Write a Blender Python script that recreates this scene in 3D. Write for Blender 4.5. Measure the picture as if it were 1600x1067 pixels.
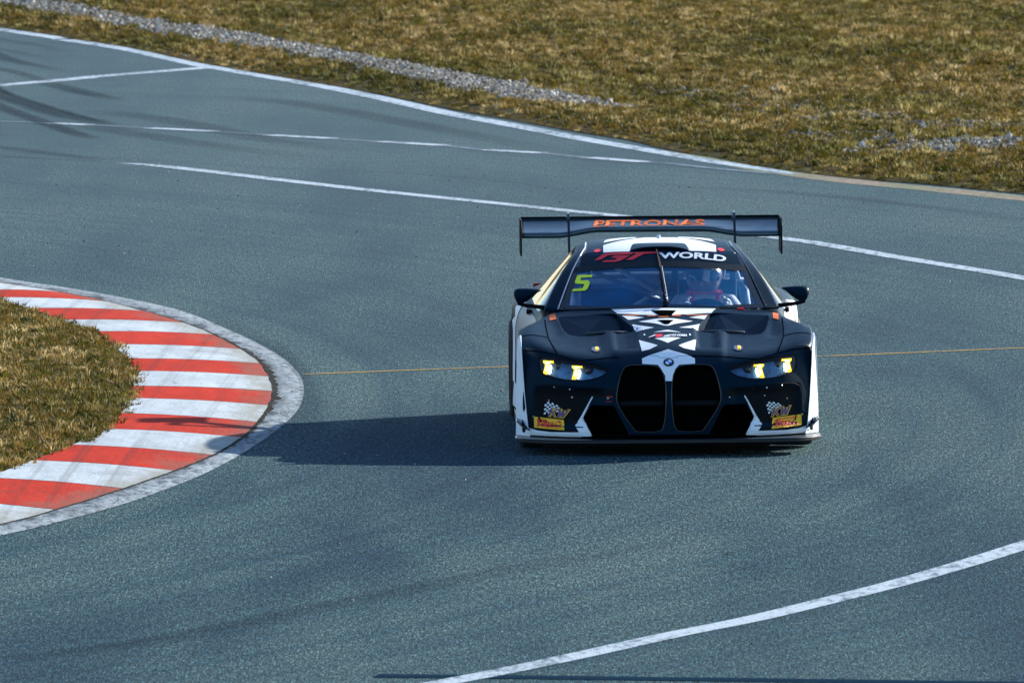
import bpy, bmesh, math, random
import numpy as np
from mathutils import Vector, Matrix
from mathutils.bvhtree import BVHTree
from mathutils.geometry import delaunay_2d_cdt

random.seed(7); rng = np.random.default_rng(7)
for o in list(bpy.data.objects): bpy.data.objects.remove(o, do_unlink=True)
S = bpy.context.scene
COL = S.collection
R = math.radians

# ------------------------------------------------------------------ camera, light
CAM_H = 6.853
cam_d = bpy.data.cameras.new('camera'); cam = bpy.data.objects.new('camera', cam_d); COL.objects.link(cam)
cam.location = (0, 0, CAM_H); cam.rotation_euler = (R(90 - 3.55), 0, 0)
cam_d.sensor_width = 36; cam_d.lens = 36 * 22850 / 1600.0
cam_d.clip_start = 1; cam_d.clip_end = 6000
cam_d.dof.use_dof = True; cam_d.dof.focus_distance = 100.0; cam_d.dof.aperture_fstop = 14
S.camera = cam

SUN = Vector((2.08, 1.78, 1.0)).normalized()          # from the place towards the sun
SUN_EL = math.asin(SUN.z); SUN_AZ = math.atan2(SUN.x, SUN.y)
w = bpy.data.worlds.new('World'); S.world = w; w.use_nodes = True
nt = w.node_tree; nt.nodes.clear()
sky = nt.nodes.new('ShaderNodeTexSky'); sky.sky_type = 'NISHITA'; sky.sun_disc = False
sky.sun_elevation = SUN_EL; sky.sun_rotation = SUN_AZ; sky.air_density = 1.0; sky.dust_density = 0.6; sky.ozone_density = 4.0
bg = nt.nodes.new('ShaderNodeBackground'); bg.inputs[1].default_value = 0.118
wo = nt.nodes.new('ShaderNodeOutputWorld')
nt.links.new(sky.outputs[0], bg.inputs[0]); nt.links.new(bg.outputs[0], wo.inputs[0])
sl = bpy.data.lights.new('sun', 'SUN'); sl.energy = 5.0; sl.angle = R(0.5); sl.color = (1.0, 0.95, 0.87)
so = bpy.data.objects.new('sun', sl); COL.objects.link(so); so.location = (40, 60, 40)
so.rotation_euler = SUN.to_track_quat('Z', 'Y').to_euler()
S.view_settings.view_transform = 'Standard'; S.view_settings.look = 'None'
S.view_settings.gamma = 1; S.view_settings.exposure = 1.2; S.view_settings.use_curve_mapping = False

# ------------------------------------------------------------------ helpers
def tag(o, label=None, cat=None, group=None, kind=None):
    if label: o['label'] = label
    if cat: o['category'] = cat
    if group: o['group'] = group
    if kind: o['kind'] = kind
    return o
def link(name, me, mat=None, parent=None, smooth=False):
    o = bpy.data.objects.new(name, me); COL.objects.link(o)
    if mat is not None:
        for m in (mat if isinstance(mat, (list, tuple)) else [mat]): me.materials.append(m)
    if parent: o.parent = parent
    if smooth:
        for p in me.polygons: p.use_smooth = True
    return o
def pyd(name, v, f, mat=None, parent=None, smooth=False):
    me = bpy.data.meshes.new(name); me.from_pydata([tuple(p) for p in v], [], [tuple(q) for q in f]); me.update()
    return link(name, me, mat, parent, smooth)
def empty(name, loc, parent=None):
    o = bpy.data.objects.new(name, None); COL.objects.link(o); o.location = loc; o.empty_display_size = .2
    if parent: o.parent = parent
    return o
def frombm(name, bm, mat=None, parent=None, smooth=False):
    bmesh.ops.recalc_face_normals(bm, faces=bm.faces)
    me = bpy.data.meshes.new(name); bm.to_mesh(me); bm.free()
    return link(name, me, mat, parent, smooth)
def bevel(o, w, seg=2):
    m = o.modifiers.new('bevel', 'BEVEL'); m.width = w; m.segments = seg; m.limit_method = 'ANGLE'; m.angle_limit = R(35)
    return o
def box(bm, c, s, rot=None):
    M = Matrix.Translation(c) @ (rot or Matrix.Identity(4)) @ Matrix.Diagonal((s[0], s[1], s[2], 1))
    bmesh.ops.create_cube(bm, size=1, matrix=M)
def tube(bm, pts, r, n=10, closed=False, cap=True):
    pts = [Vector(p) for p in pts]; rings = []
    N = len(pts)
    rr = r if isinstance(r, (list, tuple)) else [r] * N
    up = Vector((0, 0, 1))
    for i, p in enumerate(pts):
        a = pts[(i - 1) % N] if (closed or i > 0) else p
        b = pts[(i + 1) % N] if (closed or i < N - 1) else p
        t = (b - a).normalized()
        u_ = t.cross(up)
        if u_.length < 1e-3: u_ = t.cross(Vector((0, 1, 0)))
        u_.normalize(); v_ = u_.cross(t)
        rings.append([bm.verts.new(p + (u_ * math.cos(k * 2 * math.pi / n) + v_ * math.sin(k * 2 * math.pi / n)) * rr[i]) for k in range(n)])
    for i in range(N if closed else N - 1):
        A = rings[i]; B = rings[(i + 1) % N]
        for k in range(n): bm.faces.new((A[k], A[(k + 1) % n], B[(k + 1) % n], B[k]))
    if cap and not closed:
        bm.faces.new(rings[0][::-1]); bm.faces.new(rings[-1])
def prism(bm, poly, axis, a, b, mi=0):
    """poly in 2D, extruded along axis ('x','y','z') from a to b (numbers or per-vertex lists)"""
    n = len(poly)
    aa = a if isinstance(a, (list, tuple)) else [a] * n
    bb = b if isinstance(b, (list, tuple)) else [b] * n
    def P(p, t):
        return {'y': (p[0], t, p[1]), 'z': (p[0], p[1], t), 'x': (t, p[0], p[1])}[axis]
    A = [bm.verts.new(P(p, aa[i])) for i, p in enumerate(poly)]
    B = [bm.verts.new(P(p, bb[i])) for i, p in enumerate(poly)]
    fs = [bm.faces.new(A), bm.faces.new(B[::-1])]
    for i in range(n): fs.append(bm.faces.new((A[i], B[i], B[(i + 1) % n], A[(i + 1) % n])))
    for f in fs: f.material_index = mi
    return fs
def smooth_poly(p, it=2):
    for _ in range(it):
        q = []
        for i in range(len(p)):
            a = p[i]; b = p[(i + 1) % len(p)]
            q += [(a[0] * .75 + b[0] * .25, a[1] * .75 + b[1] * .25), (a[0] * .25 + b[0] * .75, a[1] * .25 + b[1] * .75)]
        p = q
    return p
def evaluated(o):
    dg = bpy.context.evaluated_depsgraph_get(); dg.update()
    return bpy.data.meshes.new_from_object(o.evaluated_get(dg), depsgraph=dg)

# ------------------------------------------------------------------ materials
class NT:
    def __init__(s, name):
        s.m = bpy.data.materials.new(name); s.m.use_nodes = True; s.t = s.m.node_tree; s.b = s.t.nodes['Principled BSDF']
        s.out = s.t.nodes['Material Output']
    def n(s, typ, **kw):
        x = s.t.nodes.new(typ)
        for k, v in kw.items(): setattr(x, k, v)
        return x
    def l(s, a, b): s.t.links.new(a, b)
    def pos(s, scale=(1, 1, 1), obj=False):
        if obj:
            g = s.n('ShaderNodeTexCoord').outputs['Object']
        else:
            g = s.n('ShaderNodeNewGeometry').outputs['Position']
        mp = s.n('ShaderNodeMapping'); mp.inputs['Scale'].default_value = scale; s.l(g, mp.inputs['Vector']); return mp.outputs[0]
    def noise(s, scale, detail=3, rough=.5, vec=None, w=0.0):
        x = s.n('ShaderNodeTexNoise'); x.inputs['Scale'].default_value = scale; x.inputs['Detail'].default_value = detail
        x.inputs['Roughness'].default_value = rough
        if vec is not None: s.l(vec, x.inputs['Vector'])
        return x.outputs[0]
    def ramp(s, fac, stops, interp='LINEAR'):
        x = s.n('ShaderNodeValToRGB'); x.color_ramp.interpolation = interp
        e = x.color_ramp.elements
        while len(e) > 1: e.remove(e[-1])
        e[0].position = stops[0][0]; e[0].color = C4(stops[0][1])
        for p, c in stops[1:]:
            k = e.new(p); k.color = C4(c)
        s.l(fac, x.inputs[0]); return x.outputs[0]
    def mix(s, fac, a, b, mode='MIX'):
        x = s.n('ShaderNodeMix', data_type='RGBA', blend_type=mode)
        for sock, v in ((x.inputs[0], fac), (x.inputs[6], a), (x.inputs[7], b)):
            if hasattr(v, 'links'): s.l(v, sock)
            else: sock.default_value = v if isinstance(v, (int, float)) else C4(v)
        return x.outputs[2]
    def math(s, op, a, b=0.0, clamp=False):
        x = s.n('ShaderNodeMath', operation=op); x.use_clamp = clamp
        for i, v in enumerate((a, b)):
            if hasattr(v, 'links'): s.l(v, x.inputs[i])
            else: x.inputs[i].default_value = v
        return x.outputs[0]
    def bump(s, h, strength, dist):
        x = s.n('ShaderNodeBump'); x.inputs['Strength'].default_value = strength; x.inputs['Distance'].default_value = dist
        s.l(h, x.inputs['Height']); s.l(x.outputs[0], s.b.inputs['Normal'])
    def base(s, v):
        if hasattr(v, 'links'): s.l(v, s.b.inputs['Base Color'])
        else: s.b.inputs['Base Color'].default_value = C4(v)
    def rough(s, v):
        if hasattr(v, 'links'): s.l(v, s.b.inputs['Roughness'])
        else: s.b.inputs['Roughness'].default_value = v
    def alpha(s, v): s.l(v, s.b.inputs['Alpha'])
def C4(c):
    if isinstance(c, (int, float)): return (c, c, c, 1)
    return (c[0], c[1], c[2], 1)
def simple(name, col, rough=.5, metal=0, noise_amt=.12, nscale=30, coat=0, emis=None, est=0, spec=.5):
    a = NT(name)
    v = a.noise(nscale, 4, .6, a.pos(obj=True))
    f = a.ramp(v, [(.3, tuple(max(0, c * (1 - noise_amt)) for c in col)), (.7, tuple(min(1, c * (1 + noise_amt)) for c in col))])
    a.base(f); a.rough(rough); a.b.inputs['Metallic'].default_value = metal
    a.b.inputs['Coat Weight'].default_value = coat; a.b.inputs['Coat Roughness'].default_value = .15
    a.b.inputs['Specular IOR Level'].default_value = spec
    if emis: a.b.inputs['Emission Color'].default_value = C4(emis); a.b.inputs['Emission Strength'].default_value = est
    return a.m

# asphalt -------------------------------------------------------------
def make_asphalt():
    a = NT('asphalt')
    p1 = a.pos((1, .11, 1)); pb = a.pos((1, .16, 1)); raw = a.pos()
    grain = a.noise(78, 3, .8, p1)
    grain2 = a.noise(36, 3, .7, p1)
    col = a.ramp(grain, [(.32, (.003, .011, .019)), (.45, (.018, .042, .056)), (.55, (.036, .070, .087)), (.70, (.14, .195, .215))])
    mod = a.ramp(grain2, [(.36, .60), (.64, 1.42)])
    col = a.mix(1.0, col, mod, 'MULTIPLY')
    # large patches, cooler where rubbered in, and broad swept lanes of rubber
    big = a.noise(.55, 4, .6, pb)
    pat = a.ramp(big, [(.36, (.50, .74, .82)), (.5, (.98, 1.12, 1.04)), (.62, (1.38, 1.36, 1.16))])
    col = a.mix(1.0, col, pat, 'MULTIPLY')
    # streaks along the driving direction (arc about the corner)
    sx = a.n('ShaderNodeSeparateXYZ'); a.l(raw, sx.inputs[0])
    dx = a.math('SUBTRACT', sx.outputs[0], -46.0); dy = a.math('SUBTRACT', sx.outputs[1], 103.0)
    rad = a.math('SQRT', a.math('ADD', a.math('MULTIPLY', dx, dx), a.math('MULTIPLY', a.math('MULTIPLY', dy, dy), 1.0)))
    cx = a.n('ShaderNodeCombineXYZ'); a.l(a.math('MULTIPLY', rad, 2.2), cx.inputs[0])
    a.l(a.math('MULTIPLY', dy, .05), cx.inputs[1])
    st = a.noise(1.0, 5, .65, cx.outputs[0])
    streak = a.ramp(st, [(.34, (.56, .74, .87)), (.50, (1, 1, 1)), (.70, (1.18, 1.14, 1.10))])
    col = a.mix(1.0, col, streak, 'MULTIPLY')
    # towards the far verge: warmer, lighter
    far = a.math('MULTIPLY', a.math('SUBTRACT', sx.outputs[1], 92.0), .020, True)
    col = a.mix(a.math('MULTIPLY', far, .45), col, (.080, .124, .135), 'MIX')
    # pebbles and pale chips
    vo = a.n('ShaderNodeTexVoronoi'); vo.inputs['Scale'].default_value = 9; a.l(a.pos((1, .35, 1)), vo.inputs['Vector'])
    chip = a.ramp(vo.outputs['Distance'], [(.035, 1.0), (.06, 0.0)])
    vc = a.n('ShaderNodeSeparateColor'); a.l(vo.outputs['Color'], vc.inputs[0])
    sel = a.math('GREATER_THAN', vc.outputs[0], .93)
    col = a.mix(a.math('MULTIPLY', chip, sel), col, (.34, .31, .26))
    a.base(col); a.rough(.95); a.b.inputs['Specular IOR Level'].default_value = .04
    a.bump(grain, .9, .012)
    return a.m
M_asphalt = make_asphalt()

def make_paint(name, c1, wear=(.09, .12, .14), thr=(.36, .47), rough=.6, sc=(1, .25, 1)):
    a = NT(name)
    p = a.pos(sc)
    n1 = a.noise(14, 6, .75, p); n2 = a.noise(1.6, 3, .5, p)
    m = a.math('ADD', a.math('MULTIPLY', n1, .65), a.math('MULTIPLY', n2, .35))
    f = a.ramp(m, [(thr[0], 1.0), (thr[1], 0.0)])
    dirt = a.noise(40, 4, .7, p)
    base = a.mix(a.ramp(dirt, [(.35, .38), (.6, 0.0)]), c1, tuple(c * .5 for c in c1))
    a.base(a.mix(f, base, wear)); a.rough(rough); a.b.inputs['Specular IOR Level'].default_value = .03
    a.bump(a.noise(60, 3, .7, p), .5, .006)
    return a.m
M_line = make_paint('worn_white_paint', (.42, .49, .53), thr=(.40, .52))
M_faint = make_paint('faint_white_paint', (.16, .21, .24), thr=(.44, .56))
M_ochre = make_paint('ochre_paint', (.42, .26, .06), thr=(.38, .52))

def make_kerb(name, col, dark, edge, sc=6):
    a = NT(name)
    raw = a.pos(); p = a.pos((.8, .22, 1))
    n1 = a.noise(sc, 6, .7, p); n2 = a.noise(1.1, 4, .6, raw)
    c = a.mix(a.ramp(n1, [(.40, 1.0), (.62, 0.0)]), col, tuple(x * .80 for x in col))
    c = a.mix(a.ramp(n2, [(.52, 0.0), (.72, .35)]), c, dark)
    # rubber streaks sweeping across
    cs = a.pos((.9, .10, 1)); rot = a.n('ShaderNodeMapping'); rot.inputs['Rotation'].default_value = (0, 0, R(14)); a.l(cs, rot.inputs[0])
    mp = a.n('ShaderNodeMapping'); mp.inputs['Scale'].default_value = (9, .5, 1); a.l(rot.outputs[0], mp.inputs[0])
    n3 = a.noise(1.2, 5, .7, mp.outputs[0])
    c = a.mix(a.ramp(n3, [(.50, 0.0), (.66, .48)]), c, dark)
    # fine dark cracks
    vo = a.n('ShaderNodeTexVoronoi', feature='DISTANCE_TO_EDGE'); vo.inputs['Scale'].default_value = 1.6
    wp = a.n('ShaderNodeMix', data_type='VECTOR'); wp.inputs[0].default_value = .22
    nn = a.n('ShaderNodeTexNoise'); nn.inputs['Scale'].default_value = 3; nn.inputs['Detail'].default_value = 5; a.l(raw, nn.inputs['Vector'])
    a.l(a.pos((1, .5, 1)), wp.inputs[4]); a.l(nn.outputs['Color'], wp.inputs[5]); a.l(wp.outputs[1], vo.inputs['Vector'])
    cr = a.ramp(vo.outputs['Distance'], [(.004, 1.0), (.012, 0.0)])
    gate = a.ramp(a.noise(.9, 3, .6, raw), [(.54, 0.0), (.66, .8)])
    c = a.mix(a.math('MULTIPLY', cr, gate), c, (.05, .05, .05))
    # paint rubbed off and stained brown towards the track side
    at = a.n('ShaderNodeAttribute'); at.attribute_name = 'out'
    wn = a.math('ADD', at.outputs['Fac'], a.math('MULTIPLY', a.math('SUBTRACT', a.noise(5, 5, .7, a.pos((1, .35, 1))), .5), .9))
    c = a.mix(a.ramp(wn, [(.72, 0.0), (1.12, .75)]), c, edge)
    spk = a.ramp(a.noise(30, 3, .7, p), [(.62, 0.0), (.70, .6)])
    c = a.mix(a.math('MULTIPLY', spk, a.ramp(at.outputs['Fac'], [(.0, .25), (1, 1.0)])), c, dark)
    a.base(c); a.rough(.8); a.b.inputs['Specular IOR Level'].default_value = .03
    a.bump(a.noise(22, 5, .7, p), .6, .01)
    return a.m
M_kred = make_kerb('kerb_red_paint', (.46, .030, .012), (.11, .025, .02), (.20, .085, .06))
M_kwhite = make_kerb('kerb_white_paint', (.45, .50, .525), (.17, .17, .16), (.24, .235, .19))

def make_concrete(name, c1, c2, sc=18):
    a = NT(name)
    p = a.pos((1, .3, 1)); n = a.noise(sc, 6, .75, p); b = a.noise(2.0, 4, .6, a.pos((1, .5, 1)))
    c = a.ramp(n, [(.36, c2), (.52, c1), (.72, tuple(min(1, x * 1.25) for x in c1))])
    c = a.mix(1.0, c, a.ramp(b, [(.3, .72), (.7, 1.15)]), 'MULTIPLY')
    vo = a.n('ShaderNodeTexVoronoi', feature='DISTANCE_TO_EDGE'); vo.inputs['Scale'].default_value = 3.5; a.l(a.pos((1, .7, 1)), vo.inputs['Vector'])
    cr = a.math('MULTIPLY', a.ramp(vo.outputs['Distance'], [(.008, 1.0), (.02, 0.0)]), a.ramp(a.noise(1.1, 2, .5, a.pos()), [(.45, 0.0), (.55, .8)]))
    c = a.mix(cr, c, (.06, .065, .07))
    at = a.n('ShaderNodeAttribute'); at.attribute_name = 'out'
    fl = a.math('ADD', a.noise(9, 6, .75, p), a.math('MULTIPLY', at.outputs['Fac'], .22))
    c = a.mix(a.ramp(fl, [(.66, 0.0), (.76, .85)]), c, (.03, .038, .045))
    a.base(c); a.rough(.9); a.b.inputs['Specular IOR Level'].default_value = .03; a.bump(n, .9, .012); return a.m
M_apron = make_concrete('worn_concrete', (.27, .31, .33), (.07, .09, .11))
M_groove = make_concrete('groove_dirt', (.03, .025, .018), (.008, .008, .008), 30)

def make_soil(name, stops, bs=.02):
    a = NT(name); p = a.pos((1, .4, 1))
    n = a.noise(14, 6, .75, p)
    c = a.ramp(n, stops)
    g = a.ramp(a.noise(.8, 4, .6, p), [(.35, (.75, .95, .65)), (.65, (1.15, 1.0, .9))])
    a.base(a.mix(1.0, c, g, 'MULTIPLY')); a.rough(.95); a.b.inputs['Specular IOR Level'].default_value = .03; a.bump(n, 1, bs); return a.m
M_soil = make_soil('dry_turf_soil', [(.3, (.018, .014, .006)), (.5, (.048, .038, .015)), (.7, (.10, .08, .035))])
M_dirt = make_soil('dusty_verge', [(.3, (.13, .115, .10)), (.5, (.21, .19, .17)), (.7, (.30, .28, .25))], .006)

def make_blade(name, stops, patch):
    a = NT(name)
    oi = a.n('ShaderNodeObjectInfo'); g = a.n('ShaderNodeNewGeometry')
    c = a.ramp(oi.outputs['Random'], stops)
    c2 = a.ramp(g.outputs['Random Per Island'], [(0, .55), (1, 1.5)])
    c = a.mix(1.0, c, c2, 'MULTIPLY')
    big = a.noise(.45, 4, .62, a.pos((1, .28, 1)))
    c = a.mix(1.0, c, a.ramp(big, patch), 'MULTIPLY')
    a.base(c); a.rough(.7); a.b.inputs['Specular IOR Level'].default_value = .25
    tr = a.n('ShaderNodeBsdfTranslucent'); a.l(c, tr.inputs[0]); mx = a.n('ShaderNodeMixShader'); mx.inputs[0].default_value = .28
    a.l(a.b.outputs[0], mx.inputs[1]); a.l(tr.outputs[0], mx.inputs[2]); a.l(mx.outputs[0], a.out.inputs[0])
    return a.m
PATCH = [(.34, (.56, .60, .30)), (.44, (.78, .77, .46)), (.54, (1.08, .96, .78)), (.62, (1.28, 1.12, .98)), (.72, (1.45, 1.30, 1.3))]
M_grass = make_blade('grass_blades', [(0, (.060, .052, .008)), (.22, (.090, .070, .010)), (.45, (.135, .100, .016)), (.62, (.18, .122, .026)), (.80, (.25, .196, .072)), (1, (.47, .40, .21))], PATCH)
M_green = make_blade('green_blades', [(0, (.040, .050, .005)), (.5, (.068, .073, .009)), (1, (.10, .098, .015))], PATCH)
def make_stone():
    a = NT('gravel_stone'); oi = a.n('ShaderNodeObjectInfo')
    c = a.ramp(oi.outputs['Random'], [(0, (.15, .12, .085)), (.35, (.27, .23, .175)), (.7, (.42, .37, .30)), (1, (.64, .59, .50))])
    c = a.mix(1.0, c, a.ramp(a.noise(40, 4, .7, a.pos()), [(.3, .75), (.7, 1.15)]), 'MULTIPLY')
    a.base(c); a.rough(.95); a.b.inputs['Specular IOR Level'].default_value = .05; return a.m
M_stone = make_stone()

# car materials
def make_body():
    a = NT('satin_navy_wrap')
    p = a.pos(obj=True)
    d = a.noise(5, 6, .7, p)
    c = a.ramp(d, [(.35, (.0018, .011, .023)), (.7, (.003, .015, .030))])
    a.base(c); a.b.inputs['Specular Tint'].default_value = (.30, .72, 1, 1); a.rough(a.ramp(a.noise(14, 5, .7, p), [(.3, .38), (.7, .46)])); a.b.inputs['Specular IOR Level'].default_value = .06
    a.bump(a.noise(2.5, 2, .5, p), .03, .02)
    return a.m
M_body = make_body()
def make_white():
    a = NT('white_wrap'); p = a.pos(obj=True)
    c = a.ramp(a.noise(9, 6, .75, p), [(.33, (.76, .80, .83)), (.6, (.84, .87, .89))])
    a.base(c); a.rough(.42); return a.m
M_white = make_white()
M_grey = simple('grey_wrap', (.16, .18, .22), .4)
M_black = simple('matt_black', (.003, .005, .007), .7, spec=.12)
M_cavity = simple('dark_cavity', (.002, .0025, .003), 1.0, spec=.0)
M_carbon = simple('carbon_black', (.006, .009, .013), .3, coat=.3, spec=.4)
M_glossk = simple('gloss_black', (.006, .008, .010), .12)
M_mesh = simple('grille_mesh', (.0025, .003, .0035), .8, spec=.1)
M_rub = simple('tyre_rubber', (.018, .018, .018), .85, noise_amt=.3)
M_rim = simple('rim_grey', (.05, .055, .06), .35, metal=.8)
M_red = simple('red_print', (.88, .012, .018), .5)
M_redd = simple('dark_red', (.25, .008, .01), .5)
M_orange = simple('orange_print', (.66, .15, .045), .7, spec=.1)
M_yel = simple('yellow_print', (.95, .55, .03), .6, spec=.2)
M_neon = simple('neon_yellow_print', (.82, .98, .01), .5, emis=None)
M_blue = simple('blue_print', (.02, .14, .52), .4)
M_purple = simple('purple_print', (.13, .055, .20), .5)
M_silver = simple('silver_metal', (.55, .56, .57), .3, metal=1)
M_cage = simple('roll_cage_grey', (.50, .53, .55), .45)
M_seat = simple('seat_fabric', (.02, .02, .022), .9)
M_suit = simple('race_suit_white', (.82, .82, .82), .8)
M_helm = simple('helmet_dark', (.22, .15, .17), .3, coat=.6)
M_visor = simple('visor_dark', (.01, .012, .02), .08)
M_amber = simple('amber_glow', (.9, .45, .02), .3, emis=(1, .5, .02), est=.8)
M_drlw = simple('lamp_white_glow', (.9, .9, .85), .4, emis=(1, .97, .86), est=1.35)
M_drly = simple('lamp_yellow_glow', (.9, .7, .05), .4, emis=(1, .55, .0), est=.85)
M_lamp = simple('lamp_housing', (.05, .14, .23), .3, metal=.3, noise_amt=.6, nscale=25)
def make_glass(name, tint, refl_rough=.03, tr=.75, dif=None, dfac=0.0):
    a = NT(name); a.t.nodes.remove(a.b)
    t = a.n('ShaderNodeBsdfTransparent'); t.inputs[0].default_value = C4(tint)
    g = a.n('ShaderNodeBsdfGlossy'); g.inputs[0].default_value = (1, 1, 1, 1); g.inputs['Roughness'].default_value = refl_rough
    fr = a.n('ShaderNodeFresnel'); fr.inputs[0].default_value = 1.38
    mx = a.n('ShaderNodeMixShader'); a.l(fr.outputs[0], mx.inputs[0]); a.l(t.outputs[0], mx.inputs[1]); a.l(g.outputs[0], mx.inputs[2])
    last = mx.outputs[0]
    if dif:
        d = a.n('ShaderNodeBsdfDiffuse'); d.inputs[0].default_value = C4(dif)
        m2 = a.n('ShaderNodeMixShader')
        n = a.noise(3, 4, .6, a.pos(obj=True)); f = a.math('MULTIPLY', n, dfac * 2)
        a.l(f, m2.inputs[0]); a.l(last, m2.inputs[1]); a.l(d.outputs[0], m2.inputs[2]); last = m2.outputs[0]
    a.l(last, a.out.inputs[0]); return a.m
M_glass = make_glass('tinted_glass_sky_haze', (.78, .88, .98), .03, dif=(.0, .20, .52), dfac=.25)  # blue sky reflection painted into the glass as a diffuse haze
M_sglass = make_glass('side_window_glass', (.80, .84, .86), .04)
M_lens = make_glass('headlight_lens', (.85, .92, 1.0), .03)

# ------------------------------------------------------------------ ground
def sheet(name, poly, z, mat, parent=None):
    v, e, f, *_ = delaunay_2d_cdt([Vector(p) for p in poly], [(i, (i + 1) % len(poly)) for i in range(len(poly))], [], 1, 1e-5)
    return pyd(name, [(p[0], p[1], z) for p in v], f, mat, parent)
def sweep_line(name, pts, wl, mat, z, parent=None, sub=6):
    """flat painted strip of width wl (number or list) along pts, widened square to its run"""
    P = catmull(pts, sub); n = len(P)
    W = np.interp(np.linspace(0, 1, n), np.linspace(0, 1, len(wl)), wl) if isinstance(wl, (list, tuple)) else [wl] * n
    v = []; f = []
    for i, p in enumerate(P):
        a = P[max(0, i - 1)]; b = P[min(n - 1, i + 1)]
        t = Vector((b[0] - a[0], b[1] - a[1])).normalized(); nn = Vector((-t.y, t.x))
        v += [(p[0] + nn.x * W[i] / 2, p[1] + nn.y * W[i] / 2, z), (p[0] - nn.x * W[i] / 2, p[1] - nn.y * W[i] / 2, z)]
        if i: f.append((2 * i - 2, 2 * i - 1, 2 * i + 1, 2 * i))
    return pyd(name, v, f, mat, parent)
def catmull(pts, sub):
    out = []
    P = [pts[0]] + list(pts) + [pts[-1]]
    for i in range(1, len(P) - 2):
        p0, p1, p2, p3 = [np.array(P[k], float) for k in (i - 1, i, i + 1, i + 2)]
        for s in range(sub):
            t = s / sub
            out.append(tuple(.5 * (2 * p1 + (p2 - p0) * t + (2 * p0 - 5 * p1 + 4 * p2 - p3) * t * t + (3 * p1 - p0 - 3 * p2 + p3) * t ** 3)))
    out.append(tuple(pts[-1])); return out

gd = pyd('ground', [(-2500, -600, -.06), (2500, -600, -.06), (2500, 4500, -.06), (-2500, 4500, -.06)], [(0, 1, 2, 3)], M_soil)
tag(gd, kind='structure')

EDGE = [(-5.918, 168.95), (-5.091, 166.08), (-4.293, 163.39), (-3.499, 159.8), (-2.749, 156.91), (-2.027, 154.28), (-1.308, 151.58), (-.611, 148.42), (.058, 145.92), (.629, 143.64), (1.126, 141.95), (1.532, 139.91), (1.935, 138.43), (2.36, 136.73), (3.099, 134.72), (3.871, 133.46), (4.623, 131.88)]
EDGE_L = [(-60, 330), (-30, 243), (-14, 194.5)]
EDGE_R = [(6.3, 128.6), (9, 123.5), (14, 114), (24, 95), (45, 55)]
EDGES = catmull(EDGE_L + EDGE + EDGE_R, 4)
asp = sheet('asphalt_track', EDGES + [(70, 20), (70, -30), (-70, -30), (-90, 330)], 0.0, M_asphalt)
tag(asp, kind='structure')

# raised turf verge beyond the track, gently uneven
def verge():
    ys = np.concatenate([np.linspace(0, 1, 60) ** 1.6])
    v = []; f = []; n = len(EDGES)
    for i, (x, y) in enumerate(EDGES):
        a = EDGES[max(0, i - 1)]; b = EDGES[min(n - 1, i + 1)]
        nn = Vector((.82, .57))
        for j, s in enumerate(ys):
            d = s * 90
            px_, py_ = x + nn.x * d, y + nn.y * d
            z = .006 + .05 * min(1, d / 1.2) + .025 * math.sin(px_ * 1.7 + py_ * .31) * min(1, d / 2) + .03 * math.sin(py_ * .23 + px_ * .4) * min(1, d / 3)
            v.append((px_, py_, z))
    m = len(ys)
    for i in range(n - 1):
        for j in range(m - 1): f.append((i * m + j, (i + 1) * m + j, (i + 1) * m + j + 1, i * m + j + 1))
    return pyd('grass_verge_ground', v, f, M_soil, None, True)
vg = verge(); tag(vg, kind='structure')
VBVH = BVHTree.FromPolygons([p.co for p in vg.data.vertices], [tuple(p.vertices) for p in vg.data.polygons])

# dusty strip where the tarmac meets the verge
tag(sweep_line('dusty_track_edge', [(1.3, 140.3), (1.9, 138.2), (2.36, 136.3), (3.09, 134.25), (3.85, 132.75), (4.6, 131.15), (6.2, 127.9), (9, 122.6), (14, 113)], [.05, .22, .34, .40, .42, .42, .42, .4, .4], M_dirt, .0025), kind='structure')

# painted lines
LW = [((-30, 242), (-14, 193.6), (-5.899, 168.4), (-5.077, 165.64), (-4.282, 162.96), (-3.489, 159.31), (-3.156, 158.02), (-2.021, 153.82), (-1.3, 150.71), (-.607, 147.44), (.057, 144.84), (.698, 142.2), (1.115, 140.67), (1.524, 139.16), (1.925, 137.69), (2.354, 136.37), (2.605, 135.43)),]
tag(sweep_line('painted_edge_line', LW[0], [.24, .24, .24, .24, .24, .24, .24, .22, .12], M_line, .004), kind='structure')
tag(sweep_line('painted_inner_line', [(-3.722, 137.45), (-3.301, 136.97), (-1.756, 133.57), (-.939, 131.88), (-.143, 130.34), (.498, 129.05), (1.07, 127.88), (2.305, 124.62), (2.605, 123.83), (3.203, 121.8), (4.164, 118.74), (5.6, 113.5), (8, 103)], [.02, .20, .21, .20, .20, .20, .20, .20, .20, .20, .2, .2, .2], M_line, .004), kind='structure')
tag(sweep_line('painted_near_line', [(-4.5, 70), (-2.6, 75.2), (-.387, 80.14), (0.0, 81.02), (.36, 81.91), (.915, 83.36), (1.391, 84.49), (1.885, 85.89), (2.399, 87.44), (3.164, 90.12), (4.2, 94.2), (6.5, 104)], .19, M_line, .004), kind='structure')
tag(sweep_line('painted_cross_line', [(-12, 141), (-5.395, 153.97), (-4.404, 156.13), (-3.25, 158.35)], .26, M_line, .0045), kind='structure')
DL = [(-9, 149.5), (-5.114, 145.92), (-4.295, 145.24), (-3.581, 144.44), (-2.935, 143.77), (-2.368, 142.99), (-1.783, 142.33), (-1.285, 141.69), (-.667, 140.92), (-.258, 140.04), (.287, 139.41), (.722, 138.55), (1.261, 137.69), (1.505, 137.39), (1.908, 136.49), (2.45, 135.5)]
tag(sweep_line('faded_dashed_line', DL, .13, M_faint, .0035), kind='structure')
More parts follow.
